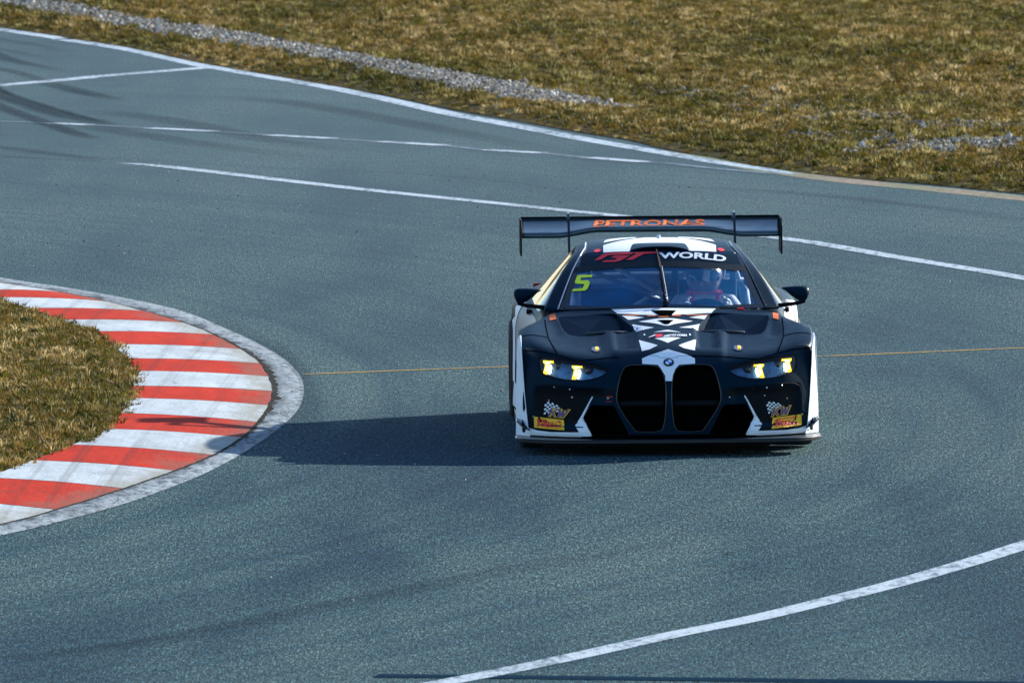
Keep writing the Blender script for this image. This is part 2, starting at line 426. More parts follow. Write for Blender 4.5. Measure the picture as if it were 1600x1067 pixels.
for a_, b_ in (((-4.62, 145.5), (-4.2, 145.1)), ((-3.581, 144.44), (-2.935, 143.77)), ((-2.368, 142.99), (-1.75, 142.28)), ((-1.285, 141.69), (-.667, 140.92)), ((-.258, 140.04), (.287, 139.41)), ((.722, 138.55), (1.261, 137.69))):
    tag(sweep_line('painted_dash', [a_, b_], .22, M_line, .0055), kind='structure')
tag(sweep_line('ochre_line', [(-1.519, 106.57), (-.024, 107.45), (2.287, 108.65), (3.846, 109.65), (7, 111.6)], .07, M_ochre, .0035), kind='structure')
tag(sweep_line('dark_ground_line', [(-.75, 80.62), (.706, 80.43), (2.814, 80.1), (5, 79.7)], .22, simple('dark_line_blue', (.012, .030, .050), 1.0, spec=.0), .0035), kind='structure')  # single dark blue line across the foreground

# tyre marks on the tarmac (rubber, thin and broken up)
def make_mark(name, dens):
    a = NT(name)
    a.base((.008, .016, .026)); a.rough(.9); a.b.inputs['Specular IOR Level'].default_value = .03
    at = a.n('ShaderNodeAttribute'); at.attribute_name = 'fade'
    sp = a.n('ShaderNodeAttribute'); sp.attribute_name = 'across'
    cx = a.n('ShaderNodeCombineXYZ'); a.l(a.math('MULTIPLY', sp.outputs['Fac'], 7), cx.inputs[0]); a.l(a.math('MULTIPLY', at.outputs['Fac'], 1.2), cx.inputs[1])
    st = a.ramp(a.noise(1.0, 4, .6, cx.outputs[0]), [(.32, .2), (.6, 1.0)])
    gr = a.ramp(a.noise(60, 3, .7, a.pos((1, .2, 1))), [(.35, .3), (.55, 1.0)])
    al = a.math('MULTIPLY', a.math('MULTIPLY', st, gr), a.math('MULTIPLY', at.outputs['Fac'], dens))
    edge = a.ramp(sp.outputs['Fac'], [(0.0, 0.0), (.18, 1.0), (.82, 1.0), (1.0, 0.0)])
    a.alpha(a.math('MULTIPLY', al, edge))
    return a.m
M_mark = make_mark('rubber_mark', .72); M_mark2 = make_mark('rubber_mark_faint', .38)
def mark(pts, wd, fades, mat, z=.008):
    P = catmull(pts, 10); n = len(P)
    F = np.interp(np.linspace(0, 1, n), np.linspace(0, 1, len(fades)), fades)
    v = []; f = []; fd = []; ac = []
    K = 5
    for i, p in enumerate(P):
        a = P[max(0, i - 1)]; b = P[min(n - 1, i + 1)]
        t = Vector((b[0] - a[0], b[1] - a[1])).normalized(); nn = Vector((-t.y, t.x))
        for k in range(K):
            s = k / (K - 1)
            v.append((p[0] + nn.x * (s - .5) * wd, p[1] + nn.y * (s - .5) * wd, z)); fd.append(float(F[i])); ac.append(s)
            if i and k: f.append(((i - 1) * K + k - 1, (i - 1) * K + k, i * K + k, i * K + k - 1))
    o = pyd('tyre_mark', v, f, mat)
    A = o.data.attributes.new('fade', 'FLOAT', 'POINT'); A.data.foreach_set('value', fd)
    A = o.data.attributes.new('across', 'FLOAT', 'POINT'); A.data.foreach_set('value', ac)
    tag(o, kind='structure')
MARK_LIST = [
 ([(-5.899, 157.3), (-5.321, 151.86), (-4.933, 149.54), (-4.589, 147.56), (-4.205, 146.01), (-3.981, 145.24)], 0.34, [0.9, 1, 1, 0.9, 0.7, 0.2], M_mark),
 ([(-5.866, 156.42), (-5.351, 152.69), (-4.881, 149.81), (-4.5, 147.82), (-4.016, 145.24)], 0.16, [0.6, 0.7, 0.6, 0.8, 0.2], M_mark),
 ([(-5.727, 152.69), (-5.226, 149.14), (-4.916, 147.17), (-4.645, 145.5), (-4.326, 143.62), (-4.075, 142.27)], 0.24, [0.9, 0.9, 0.9, 0.8, 0.9, 0.3], M_mark),
 ([(-4.933, 154.53), (-4.665, 153.26), (-4.373, 151.86), (-4.037, 150.49)], 0.3, [0.5, 0.8, 0.8, 0.1], M_mark),
 ([(-5.825, 158.8), (-5.532, 157.9), (-5.259, 156.71), (-4.942, 154.82)], 0.22, [0.5, 0.6, 0.6, 0.4], M_mark),
 ([(-6.007, 163.79), (-5.65, 161.26), (-5.399, 159.71), (-5.098, 158.5), (-4.875, 157.6)], 0.25, [0.6, 0.7, 0.7, 0.5, 0.1], M_mark),
 ([(-6.019, 164.11), (-5.71, 162.99), (-5.401, 161.73), (-5.064, 160.33)], 0.25, [0.5, 0.6, 0.5, 0], M_mark2),
 ([(-6.115, 166.74), (-5.801, 165.58), (-5.345, 164.11), (-4.874, 161.88)], 0.25, [0.5, 0.8, 0.6, 0], M_mark2),
 ([(-5.301, 141.3), (-4.928, 140.59), (-4.428, 139.41), (-3.937, 138.26), (-3.591, 138.03)], 0.3, [0.8, 1, 0.9, 0.6, 0], M_mark2),
 ([(-5.221, 139.18), (-4.866, 138.83), (-4.509, 138.37), (-4.041, 137.91), (-3.686, 137.34)], 0.22, [0.9, 1, 0.9, 0.6, 0], M_mark2),
 ([(-5.373, 143.25), (-5.012, 143.0), (-4.651, 142.76)], 0.25, [0.6, 0.6, 0], M_mark2),
 ([(-4.346, 148.35), (-3.831, 147.3), (-3.181, 145.24), (-2.29, 141.78), (-1.221, 139.41)], 0.5, [0, 0.7, 0.8, 0.6, 0], M_mark2),
 ([(-4.121, 144.74), (-3.602, 143.0), (-2.853, 140.83), (-1.776, 138.03)], 0.5, [0.6, 0.8, 0.6, 0], M_mark2),
 ([(-3.054, 151.58), (-2.094, 149.41), (-0.63, 143.91), (0.608, 138.79)], 0.5, [0, 0.8, 0.7, 0], M_mark2),
 ([(-2.666, 136.73), (-1.43, 136.01), (-0.236, 134.38), (0.58, 132.33)], 0.12, [0, 0.9, 0.8, 0], M_mark2),
 ([(1.518, 133.23), (2.603, 131.99), (3.586, 129.91), (4.469, 127.47)], 0.3, [0, 0.8, 0.6, 0.3], M_mark2),
 ([(3.294, 117.4), (3.466, 117.14)], 0.03, [0.9, 0.9], M_mark),
 ([(3.448, 115.66), (3.569, 115.49)], 0.03, [0.9, 0.9], M_mark),
 ([(-2.87, 81.7), (-2.004, 83.01), (-1.051, 85.51), (0.0, 88.18), (1.195, 90.75)], 0.35, [0.5, 0.7, 0.7, 0.5, 0], M_mark2),
 ([(-1.387, 98.81), (-1.506, 104.08), (-1.771, 109.18), (-2.517, 114.81)], 0.3, [0, 0.7, 0.7, 0], M_mark2),
]
for pts, wd, fd, m_ in MARK_LIST: mark(pts, wd, fd, m_)


# ------------------------------------------------------------------ kerb
AO = [(-9, 131), (-6.2, 124.5), (-4.167, 118.83), (-3.624, 117.5), (-3.051, 115.9), (-2.596, 114.31), (-2.257, 112.41), (-1.918, 110.19), (-1.696, 108.35), (-1.556, 106.57), (-1.495, 104.85), (-1.502, 102.85), (-1.585, 101.1), (-1.715, 99.38), (-1.873, 97.69), (-2.095, 95.89), (-2.461, 93.75), (-2.825, 92.2), (-3.195, 90.9), (-4.3, 87.7), (-6, 83.6)]
JO = [(-9.2, 130.2), (-6.35, 123.7), (-4.25, 118.1), (-3.689, 116.7), (-3.231, 115.32), (-2.892, 114.0), (-2.557, 112.57), (-2.332, 111.29), (-2.103, 109.72), (-1.876, 107.75), (-1.771, 105.99), (-1.715, 104.29), (-1.719, 102.85), (-1.763, 101.24), (-1.841, 99.69), (-1.987, 98.06), (-2.195, 96.6), (-2.495, 94.9), (-2.858, 93.1), (-3.25, 91.5), (-4.35, 88.35), (-6.05, 84.3)]
def strip_mesh(name, A, B, za, zb, mat, parent=None, nx=1, bulge=0.0):
    n = len(A); v = []; f = []
    for i in range(n):
        for k in range(nx + 1):
            s = k / nx
            v.append((A[i][0] * (1 - s) + B[i][0] * s, A[i][1] * (1 - s) + B[i][1] * s, za * (1 - s) + zb * s + bulge * math.sin(math.pi * s)))
            if i and k: f.append(((i - 1) * (nx + 1) + k - 1, (i - 1) * (nx + 1) + k, i * (nx + 1) + k, i * (nx + 1) + k - 1))
    o = pyd(name, v, f, mat, parent, True)
    A_ = o.data.attributes.new('out', 'FLOAT', 'POINT'); A_.data.foreach_set('value', [float(k) / nx for i in range(n) for k in range(nx + 1)])
    return o
def resample(P, n):
    P = np.array(catmull(P, 8)); d = np.concatenate([[0], np.cumsum(np.linalg.norm(np.diff(P, axis=0), axis=1))])
    t = np.linspace(0, d[-1], n); return np.stack([np.interp(t, d, P[:, 0]), np.interp(t, d, P[:, 1])], 1)
kerb = empty('kerb', (-1.8, 103, 0)); tag(kerb, kind='structure')
KO = Vector((-1.8, 103, 0))
def rel(P): return [(p[0] - KO.x, p[1] - KO.y) for p in P]
ao = resample(AO, 420); jo = resample(JO, 420)
# the apron is one strip of worn concrete, its joint with the painted blocks a dark groove
jr = np.array([(p[0] + .02 + .004 * math.sin(i * 1.9) + .004 * rng.normal(), p[1]) for i, p in enumerate(jo)])
strip_mesh('concrete_apron', rel(ao), rel(jr), .004, .022, M_apron, kerb, 6, .004)
strip_mesh('joint_groove', rel([(p[0] + .05, p[1]) for p in jo]), rel([(p[0] - .05, p[1]) for p in jo]), -.004, -.004, M_groove, kerb, 1)
strip_mesh('joint_debris', rel([(p[0] + .024 + .030 * abs(rng.normal()) * math.exp(-((p[1] - 105.5) / 5) ** 2), p[1]) for i, p in enumerate(jo)]), rel([(p[0] + .004 - .006 * rng.random(), p[1]) for i, p in enumerate(jo)]), .0225, .0245, M_groove, kerb, 1)
# stripe borders: (inner end, outer end), far to near
SB = [((-8.9, 128.3), (-8.15, 128.0)), ((-8.3, 126.7), (-7.5, 126.4)), ((-7.7, 125.1), (-6.9, 124.9)), ((-7.1, 123.5), (-6.3, 123.4)), ((-6.5, 122.0), (-5.7, 121.9)), ((-5.85, 120.4), (-5.1, 120.3)), ((-5.3, 118.8), (-4.55, 118.9)), ((-4.75, 117.25), (-4.06, 117.65)),
      ((-4.18, 115.85), (-3.60, 116.45)), ((-4.1, 114.86), (-3.246, 115.25)), ((-3.76, 113.43), (-2.897, 113.95)), ((-3.45, 111.94), (-2.57, 112.45)), ((-3.18, 110.49), (-2.281, 110.96)),
      ((-2.985, 108.93), (-2.053, 109.2)), ((-2.82, 107.25), (-1.87, 107.5)), ((-2.74, 105.83), (-1.78, 106.0)), ((-2.70, 104.14), (-1.725, 104.36)), ((-2.71, 102.85), (-1.733, 102.85)),
      ((-2.71, 101.25), (-1.772, 101.1)), ((-2.76, 99.64), (-1.866, 99.53)), ((-2.95, 98.06), (-1.995, 97.84)), ((-3.17, 96.58), (-2.225, 96.35)), ((-3.42, 94.96), (-2.52, 94.72)),
      ((-3.95, 93.2), (-2.93, 92.85)), ((-4.5, 91.6), (-3.45, 90.9)), ((-5.1, 90.0), (-4.1, 89.0))]
jc = np.array(catmull(JO, 12))
def on_joint(y0, y1, n):      # points of the joint between two y values
    return [(float(np.interp(-yy, -jc[:, 1], jc[:, 0])), yy) for yy in np.linspace(y0, y1, n)]
for i in range(len(SB) - 1):
    (ia, oa), (ib, ob) = SB[i], SB[i + 1]
    n = 7; m = 7; v = []; f = []
    outer = on_joint(oa[1] - .012, ob[1] + .012, n)
    for k in range(n):
        t = k / (n - 1)
        inn = (ia[0] * (1 - t) + ib[0] * t, (ia[1] - .012) * (1 - t) + (ib[1] + .012) * t)
        ou = outer[k]
        jag = float(rng.normal(0, .004))
        for j in range(m):
            s = j / (m - 1)
            x = inn[0] * (1 - s) + (ou[0] + jag) * s; y = inn[1] * (1 - s) + ou[1] * s
            z = .024 + .052 * (1 - s) + .010 * math.sin(math.pi * s)
            v.append((x - KO.x, y - KO.y, z))
            if k and j: f.append(((k - 1) * m + j - 1, k * m + j - 1, k * m + j, (k - 1) * m + j))
    # skirt down at the outer edge so the block has a thickness
    b0 = len(v)
    for k in range(n):
        p = v[k * m + m - 1]; v.append((p[0], p[1], -.01))
        if k: f.append((b0 + k - 1, (k - 1) * m + m - 1, k * m + m - 1, b0 + k))
    ob_ = pyd('red_block' if i % 2 == 0 else 'white_block', v, f, M_kred if i % 2 == 0 else M_kwhite, kerb)
    A_ = ob_.data.attributes.new('out', 'FLOAT', 'POINT'); A_.data.foreach_set('value', [float(j) / (m - 1) for k in range(n) for j in range(m)] + [1.0] * n)
strip_mesh('kerb_bedding', rel(jo), rel([(p[0] - .75, p[1] - .1) for p in jo]), .010, .055, M_groove, kerb, 2)

# turf island inside the kerb
IN = [(-9.9, 129), (-7.0, 122.6), (-4.95, 117.6), (-4.2, 115.3), (-3.82, 113.64), (-3.45, 111.91), (-3.15, 110.47), (-2.955, 108.92), (-2.79, 107.1), (-2.70, 105.35), (-2.668, 103.38), (-2.68, 101.28), (-2.75, 99.33), (-2.92, 98.06), (-3.14, 96.59), (-3.4, 95.2), (-4.2, 92.6), (-5.4, 89.7), (-7, 86.8)]
inn = resample(IN, 90)
def island():
    v = []; f = []; m = 26
    for i, p in enumerate(inn):
        for j in range(m):
            s = (j / (m - 1)) ** 1.5; d = s * 9
            x = p[0] - d + .05; y = p[1] + (103 - p[1]) * min(1, d / 14) * .35
            z = .05 + .05 * min(1, d / .5) + .02 * math.sin(x * 2.1 + y * .7) * min(1, d)
            v.append((x, y, z))
            if i and j: f.append(((i - 1) * m + j - 1, i * m + j - 1, i * m + j, (i - 1) * m + j))
    return pyd('turf_island_ground', v, f, M_soil, None, True)
isl = island(); tag(isl, kind='structure')
IBVH = BVHTree.FromPolygons([p.co for p in isl.data.vertices], [tuple(p.vertices) for p in isl.data.polygons])

# ------------------------------------------------------------------ grass and gravel (stuff)
def clump_mesh(name, nb, h, spread, mat, wd=.0045, lean=.9, seed=0):
    r = random.Random(seed); v = []; f = []
    for _ in range(nb):
        a = r.uniform(0, 2 * math.pi); d = spread * math.sqrt(r.random()); bx, by = d * math.cos(a), d * math.sin(a)
        la = a + r.gauss(0, .9); L = h * r.uniform(.45, 1.15); ln = r.uniform(.15, lean) * L
        wa = r.uniform(0, math.pi); wx, wy = math.cos(wa) * wd * r.uniform(.6, 1.3), math.sin(wa) * wd
        i = len(v)
        mx_, my_ = bx + math.cos(la) * ln * .35, by + math.sin(la) * ln * .35
        tx, ty = bx + math.cos(la) * ln, by + math.sin(la) * ln
        v += [(bx - wx, by - wy, -.01), (bx + wx, by + wy, -.01), (mx_ + wx * .8, my_ + wy * .8, L * .6), (mx_ - wx * .8, my_ - wy * .8, L * .6), (tx, ty, L * r.uniform(.75, 1))]
        f += [(i, i + 1, i + 2, i + 3), (i + 3, i + 2, i + 4)]
    me = bpy.data.meshes.new(name); me.from_pydata(v, [], f); me.materials.append(mat); return me
def stone_mesh(seed):
    bm = bmesh.new(); bmesh.ops.create_icosphere(bm, subdivisions=1, radius=1)
    r = random.Random(seed)
    for q in bm.verts: q.co = Vector((q.co.x * r.uniform(.7, 1.15), q.co.y * r.uniform(.7, 1.15), q.co.z * r.uniform(.5, .85)))
    me = bpy.data.meshes.new('stone'); bm.to_mesh(me); bm.free(); me.materials.append(M_stone); return me
def scatter(name, pts, rot, scl, idx, meshes, label, cat):
    """one stuff object: points carrying instances of a few source meshes, through geometry nodes"""
    me = bpy.data.meshes.new(name); me.from_pydata([tuple(p) for p in pts], [], [])
    a = me.attributes.new('rotv', 'FLOAT_VECTOR', 'POINT'); a.data.foreach_set('vector', np.asarray(rot, np.float32).ravel())
    a = me.attributes.new('sclv', 'FLOAT_VECTOR', 'POINT'); a.data.foreach_set('vector', np.asarray(scl, np.float32).ravel())
    a = me.attributes.new('idx', 'INT', 'POINT'); a.data.foreach_set('value', np.asarray(idx, np.int32))
    o = link(name, me)
    for m in meshes:
        for mm in m.materials:
            if mm.name not in [x.name for x in me.materials]: me.materials.append(mm)
    ng = bpy.data.node_groups.new(name + '_nodes', 'GeometryNodeTree')
    ng.interface.new_socket('Geometry', in_out='INPUT', socket_type='NodeSocketGeometry')
    ng.interface.new_socket('Geometry', in_out='OUTPUT', socket_type='NodeSocketGeometry')
    gi = ng.nodes.new('NodeGroupInput'); go = ng.nodes.new('NodeGroupOutput')
    m2p = ng.nodes.new('GeometryNodeMeshToPoints'); ng.links.new(gi.outputs[0], m2p.inputs['Mesh'])
    join = ng.nodes.new('GeometryNodeGeometryToInstance')
    for m in reversed(meshes):
        so_ = bpy.data.objects.new(m.name, m)
        oi = ng.nodes.new('GeometryNodeObjectInfo'); oi.inputs['Object'].default_value = so_
        oi.inputs['As Instance'].default_value = False
        g2 = ng.nodes.new('GeometryNodeGeometryToInstance'); ng.links.new(oi.outputs['Geometry'], g2.inputs[0])
        src.append(so_)
        parts.append(g2)
    jg = ng.nodes.new('GeometryNodeJoinGeometry')
    for g2 in parts[-len(meshes):]: ng.links.new(g2.outputs[0], jg.inputs[0])
    ng.nodes.remove(join)
    ip = ng.nodes.new('GeometryNodeInstanceOnPoints')
    ng.links.new(m2p.outputs[0], ip.inputs['Points']); ng.links.new(jg.outputs[0], ip.inputs['Instance'])
    ip.inputs['Pick Instance'].default_value = True
    def attr(nm, ty):
        x = ng.nodes.new('GeometryNodeInputNamedAttribute'); x.data_type = ty; x.inputs[0].default_value = nm
        return [s for s in x.outputs if s.enabled and s.name == 'Attribute'][0]
    ng.links.new(attr('idx', 'INT'), ip.inputs['Instance Index'])
    ng.links.new(attr('rotv', 'FLOAT_VECTOR'), ip.inputs['Rotation']); ng.links.new(attr('sclv', 'FLOAT_VECTOR'), ip.inputs['Scale'])
    ng.links.new(ip.outputs[0], go.inputs[0])
    md = o.modifiers.new('scatter', 'NODES'); md.node_group = ng
    tag(o, label, cat, kind='stuff'); return o
src = []; parts = []
def vnoise(x, y, sx, sy, seed=0):
    """cheap smooth noise 0..1"""
    r = np.random.default_rng(seed); s = 0; t = 0
    for k in range(5):
        fx, fy, p, q = r.uniform(.6, 1.6) * 1.7 ** k, r.uniform(.6, 1.6) * 1.7 ** k, r.uniform(0, 6.3), r.uniform(0, 6.3)
        an = r.uniform(0, 3.14)
        X = x / sx; Y = y / sy
        s = s + np.sin(fx * (X * math.cos(an) + Y * math.sin(an)) * 2.2 + p) * np.cos(fy * (Y * math.cos(an) - X * math.sin(an)) * 2.2 + q) * .72 ** k; t += .72 ** k
    return s / t * .5 + .5
def grid_pts(x0, x1, y0, y1, dens):
    n = int((x1 - x0) * (y1 - y0) * dens)
    return rng.uniform(x0, x1, n), rng.uniform(y0, y1, n)
ED = np.array(EDGES)
def edge_x(y): return np.interp(-y, -ED[:, 1], ED[:, 0])     # x of the track edge at this y
GR = np.array([(-14, 204), (-9, 187), (-6.157, 175.78), (-5.081, 171.92), (-4.034, 167.5), (-3.058, 164.33), (-2.112, 160.78), (-1.118, 156.59), (-.167, 152.47), (.29, 150.71), (1.236, 147.72)])
GW = np.array([2.2, 1.9, 1.5, 1.5, 1.6, 1.6, 1.8, 2.1, 2.4, 2.1, .5])
def gravel_density(x, y):
    gy = np.interp(x, GR[:, 0], GR[:, 1]); gw = np.interp(x, GR[:, 0], GW)
    d = np.abs(y - gy + (vnoise(x, y, .5, 3, 5) - .5) * 1.6) / gw
    m = np.clip((1 - d) * 4, 0, 1) * (x < 1.3)
    # broken patches at the right
    for cx, cy, rx, ry, s in ((4.55, 139.6, .95, 1.3, .7), (3.7, 138.8, .7, .9, .35), (2.55, 148.6, .75, 1.6, .2), (3.45, 145.6, .6, 1.2, .4), (4.5, 143.8, .7, 1.2, .35), (2.0, 151.5, .9, 1.4, .18), (3.4, 141.6, .9, 1.2, .22), (6.5, 137.2, 1.3, 1.5, .9)):
        q = ((x - cx) / rx) ** 2 + ((y - cy) / ry) ** 2 + (vnoise(x, y, .25, 1, 9) - .5) * 1.2
        m = np.maximum(m, np.clip((1 - q) * 2.2, 0, 1) * s)
    return m
def vz(x, y, bv, z0=0.):
    h = bv.ray_cast(Vector((x, y, 5)), Vector((0, 0, -1)))
    return h[0].z if h[0] is not None else None
def build_grass():
    cl = [clump_mesh('grass_clump', 34, .065, .05, M_grass, seed=1), clump_mesh('grass_clump', 30, .05, .06, M_grass, seed=2, lean=1.4),
          clump_mesh('grass_clump', 26, .085, .04, M_grass, seed=3), clump_mesh('grass_clump', 30, .055, .05, M_green, seed=4, wd=.006), clump_mesh('grass_clump', 40, .035, .07, M_grass, seed=5, lean=1.8)]
    P = []; Q = []; Sc = []; I = []
    for (x0, x1, y0, y1, den) in ((-9.5, 7.5, 129, 184, 62), (-16, -9.5, 165, 215, 14), (-9.5, 12, 184, 235, 14), (7.5, 14, 112, 184, 14)):
        x, y = grid_pts(x0, x1, y0, y1, den)
        ex = edge_x(y)
        k = x > ex - .02 + .07 * vnoise(x, y, .12, .8, 3)
        x, y = x[k], y[k]
        g = gravel_density(x, y); n = vnoise(x, y, .8, 3.5, 1); n2 = vnoise(x, y, .18, .8, 2)
        keep = (rng.random(len(x)) > g * 1.15) & (rng.random(len(x)) < .35 + 1.1 * n2)
        x, y, n, n2 = x[keep], y[keep], n[keep], n2[keep]
        near = np.clip((x - edge_x(y)) / .4, .45, 1)
        for a, b, nn, m2, ne in zip(x, y, n, n2, near):
            z = vz(a, b, VBVH)
            if z is None: continue
            P.append((a, b, z)); Q.append((rng.normal(0, .15), rng.normal(0, .15), rng.uniform(0, 6.28)))
            s = (.45 + .75 * m2 + .25 * nn) * rng.uniform(.7, 1.25) * ne; Sc.append((s * 1.15, s * 1.15, s))
            r_ = rng.random()
            I.append(3 if r_ < .42 - .55 * nn else (2 if r_ > .9 else (4 if r_ < .62 and nn > .5 else (0 if r_ < .7 else 1))))
    scatter('dry_grass', P, Q, Sc, I, cl, 'short dry yellowish-green grass covering the verge beyond the track', 'grass')
    # island inside the kerb
    P = []; Q = []; Sc = []; I = []
    poly = [(p[0], p[1]) for p in inn]
    iy = np.array([p[1] for p in poly]); ix = np.array([p[0] for p in poly])
    for (x0, x1, y0, y1, den) in ((-4.9, -2.5, 93, 119, 210), (-9, -4.9, 90, 128, 45)):
        x, y = grid_pts(x0, x1, y0, y1, den)
        ex = np.interp(-y, -iy, ix)
        k = x < ex - .02 + .10 * (vnoise(x, y, .1, .5, 13) - .3)
        x, y = x[k], y[k]; n = vnoise(x, y, .5, 1.8, 11); n2 = vnoise(x, y, .15, .6, 12)
        keep = rng.random(len(x)) < .3 + 1.2 * n2; x, y, n, n2 = x[keep], y[keep], n[keep], n2[keep]
        for a, b, nn, m2 in zip(x, y, n, n2):
            z = vz(a, b, IBVH)
            if z is None: z = .055
            P.append((a, b, z)); Q.append((rng.normal(0, .2), rng.normal(0, .2), rng.uniform(0, 6.28)))
            s = (.40 + .75 * m2) * rng.uniform(.7, 1.25); Sc.append((s * 1.1, s * 1.1, s * .95))
            r_ = rng.random(); I.append(3 if r_ < .50 - .5 * nn else (2 if r_ > .92 else (4 if r_ < .66 else (0 if r_ < .8 else 1))))
    scatter('island_grass', P, Q, Sc, I, cl, 'patchy dry grass on the island inside the red and white kerb', 'grass')
build_grass()
def build_gravel():
    st = [stone_mesh(i) for i in range(4)]
    P = []; Q = []; Sc = []; I = []
    for (x0, x1, y0, y1, den) in ((-9.5, 8, 134, 184, 900), (-14, -9.5, 180, 205, 80)):
        x, y = grid_pts(x0, x1, y0, y1, den)
        g = gravel_density(x, y) * (x > edge_x(y) + .25)
        k = rng.random(len(x)) < g * 1.0 + .0006
        x, y = x[k], y[k]
        for a, b in zip(x, y):
            z = vz(a, b, VBVH)
            if z is None or a < edge_x(b) + .1: continue
            s = rng.lognormal(math.log(.0125), .4)
            P.append((a, b, z + s * .4)); Q.append(tuple(rng.uniform(0, 6.28, 3))); Sc.append((s, s, s)); I.append(int(rng.integers(0, 4)))
    scatter('gravel', P, Q, Sc, I, st, 'pale crushed gravel lying in a band and patches in the grass', 'gravel')
    # grit and crumbs on the tarmac
    P = []; Q = []; Sc = []; I = []
    x, y = grid_pts(-6, 6, 82, 138, 1.6); x2, y2 = grid_pts(-4.5, .5, 114, 136, 3.0); x = np.concatenate([x, x2]); y = np.concatenate([y, y2])
    for a, b in zip(x, y):
        if a < -1.2 and 88 < b < 121: continue
        if a > edge_x(b) - .1: continue
        s = rng.lognormal(math.log(.0045), .38); P.append((a, b, s * .5)); Q.append(tuple(rng.uniform(0, 6.28, 3))); Sc.append((s, s * 1.3, s)); I.append(int(rng.integers(0, 4)))
    scatter('grit', P, Q, Sc, I, st, 'small loose grit and stones scattered over the tarmac', 'grit')
build_gravel()

# ================================================================== THE CAR
NOSE = Vector((1.0597, 98.0, 0.0))
car = empty('race_car', NOSE); car.rotation_euler = (0, R(-.45), R(.9))
tag(car, 'dark navy and white racing coupe with lit headlights and tall rear wing', 'race car')
bpy.context.view_layer.update()

def yf(x):
    x = abs(x); return .10 + .25 * x * x + .21 * x ** 6
SC = [0, .10, .22, .34, .50, .66, .80, .92, 1.0]
ROWS = [  # y, wrap weight, width top, width bottom, heights at SC
 (.17, 1.0, .975, 1.005, [.600, .600, .600, .605, .620, .640, .665, .690, .70]),
 (.30, .85, .985, 1.01, [.668, .668, .664, .664, .670, .685, .705, .735, .735]),
 (.55, .60, .990, 1.01, [.715, .713, .708, .704, .700, .700, .735, .775, .77]),
 (.85, .35, .995, 1.01, [.765, .763, .757, .752, .743, .738, .775, .808, .795]),
 (1.10, .15, .995, 1.01, [.808, .806, .800, .795, .785, .778, .805, .825, .80]),
 (1.35, 0, .96, 1.0, [.860, .858, .854, .850, .842, .835, .842, .828, .79]),
 (1.60, 0, .90, .98, [.905, .903, .900, .896, .888, .880, .872, .845, .78]),
 (1.85, 0, .872, .96, [.910, .908, .905, .90, .895, .888, .878, .85, .78]),
 (2.3, 0, .865, .955, [.905, .905, .90, .90, .895, .89, .88, .86, .79]),
 (2.8, 0, .872, .96, [.905, .905, .90, .90, .895, .89, .885, .87, .80]),
 (3.15, 0, .915, .985, [.92, .92, .92, .92, .91, .90, .895, .875, .815]),
 (3.5, 0, .965, 1.0, [.945, .945, .945, .94, .93, .92, .905, .865, .82]),
 (3.9, 0, .995, 1.005, [.97, .97, .97, .965, .955, .94, .915, .865, .825]),
 (4.3, 0, .985, 1.0, [.99, .99, .99, .985, .975, .955, .92, .865, .82]),
 (4.6, 0, .955, .98, [1.0, 1.0, 1.0, .995, .985, .96, .91, .85, .80]),
 (4.78, 0, .91, .94, [1.0, 1.0, 1.0, .995, .98, .95, .89, .83, .78]),
]
LV = [0, .18, .45, .75, 1.0]; GX = [0, .40, .75, .93, 1.0]
ZB = .125
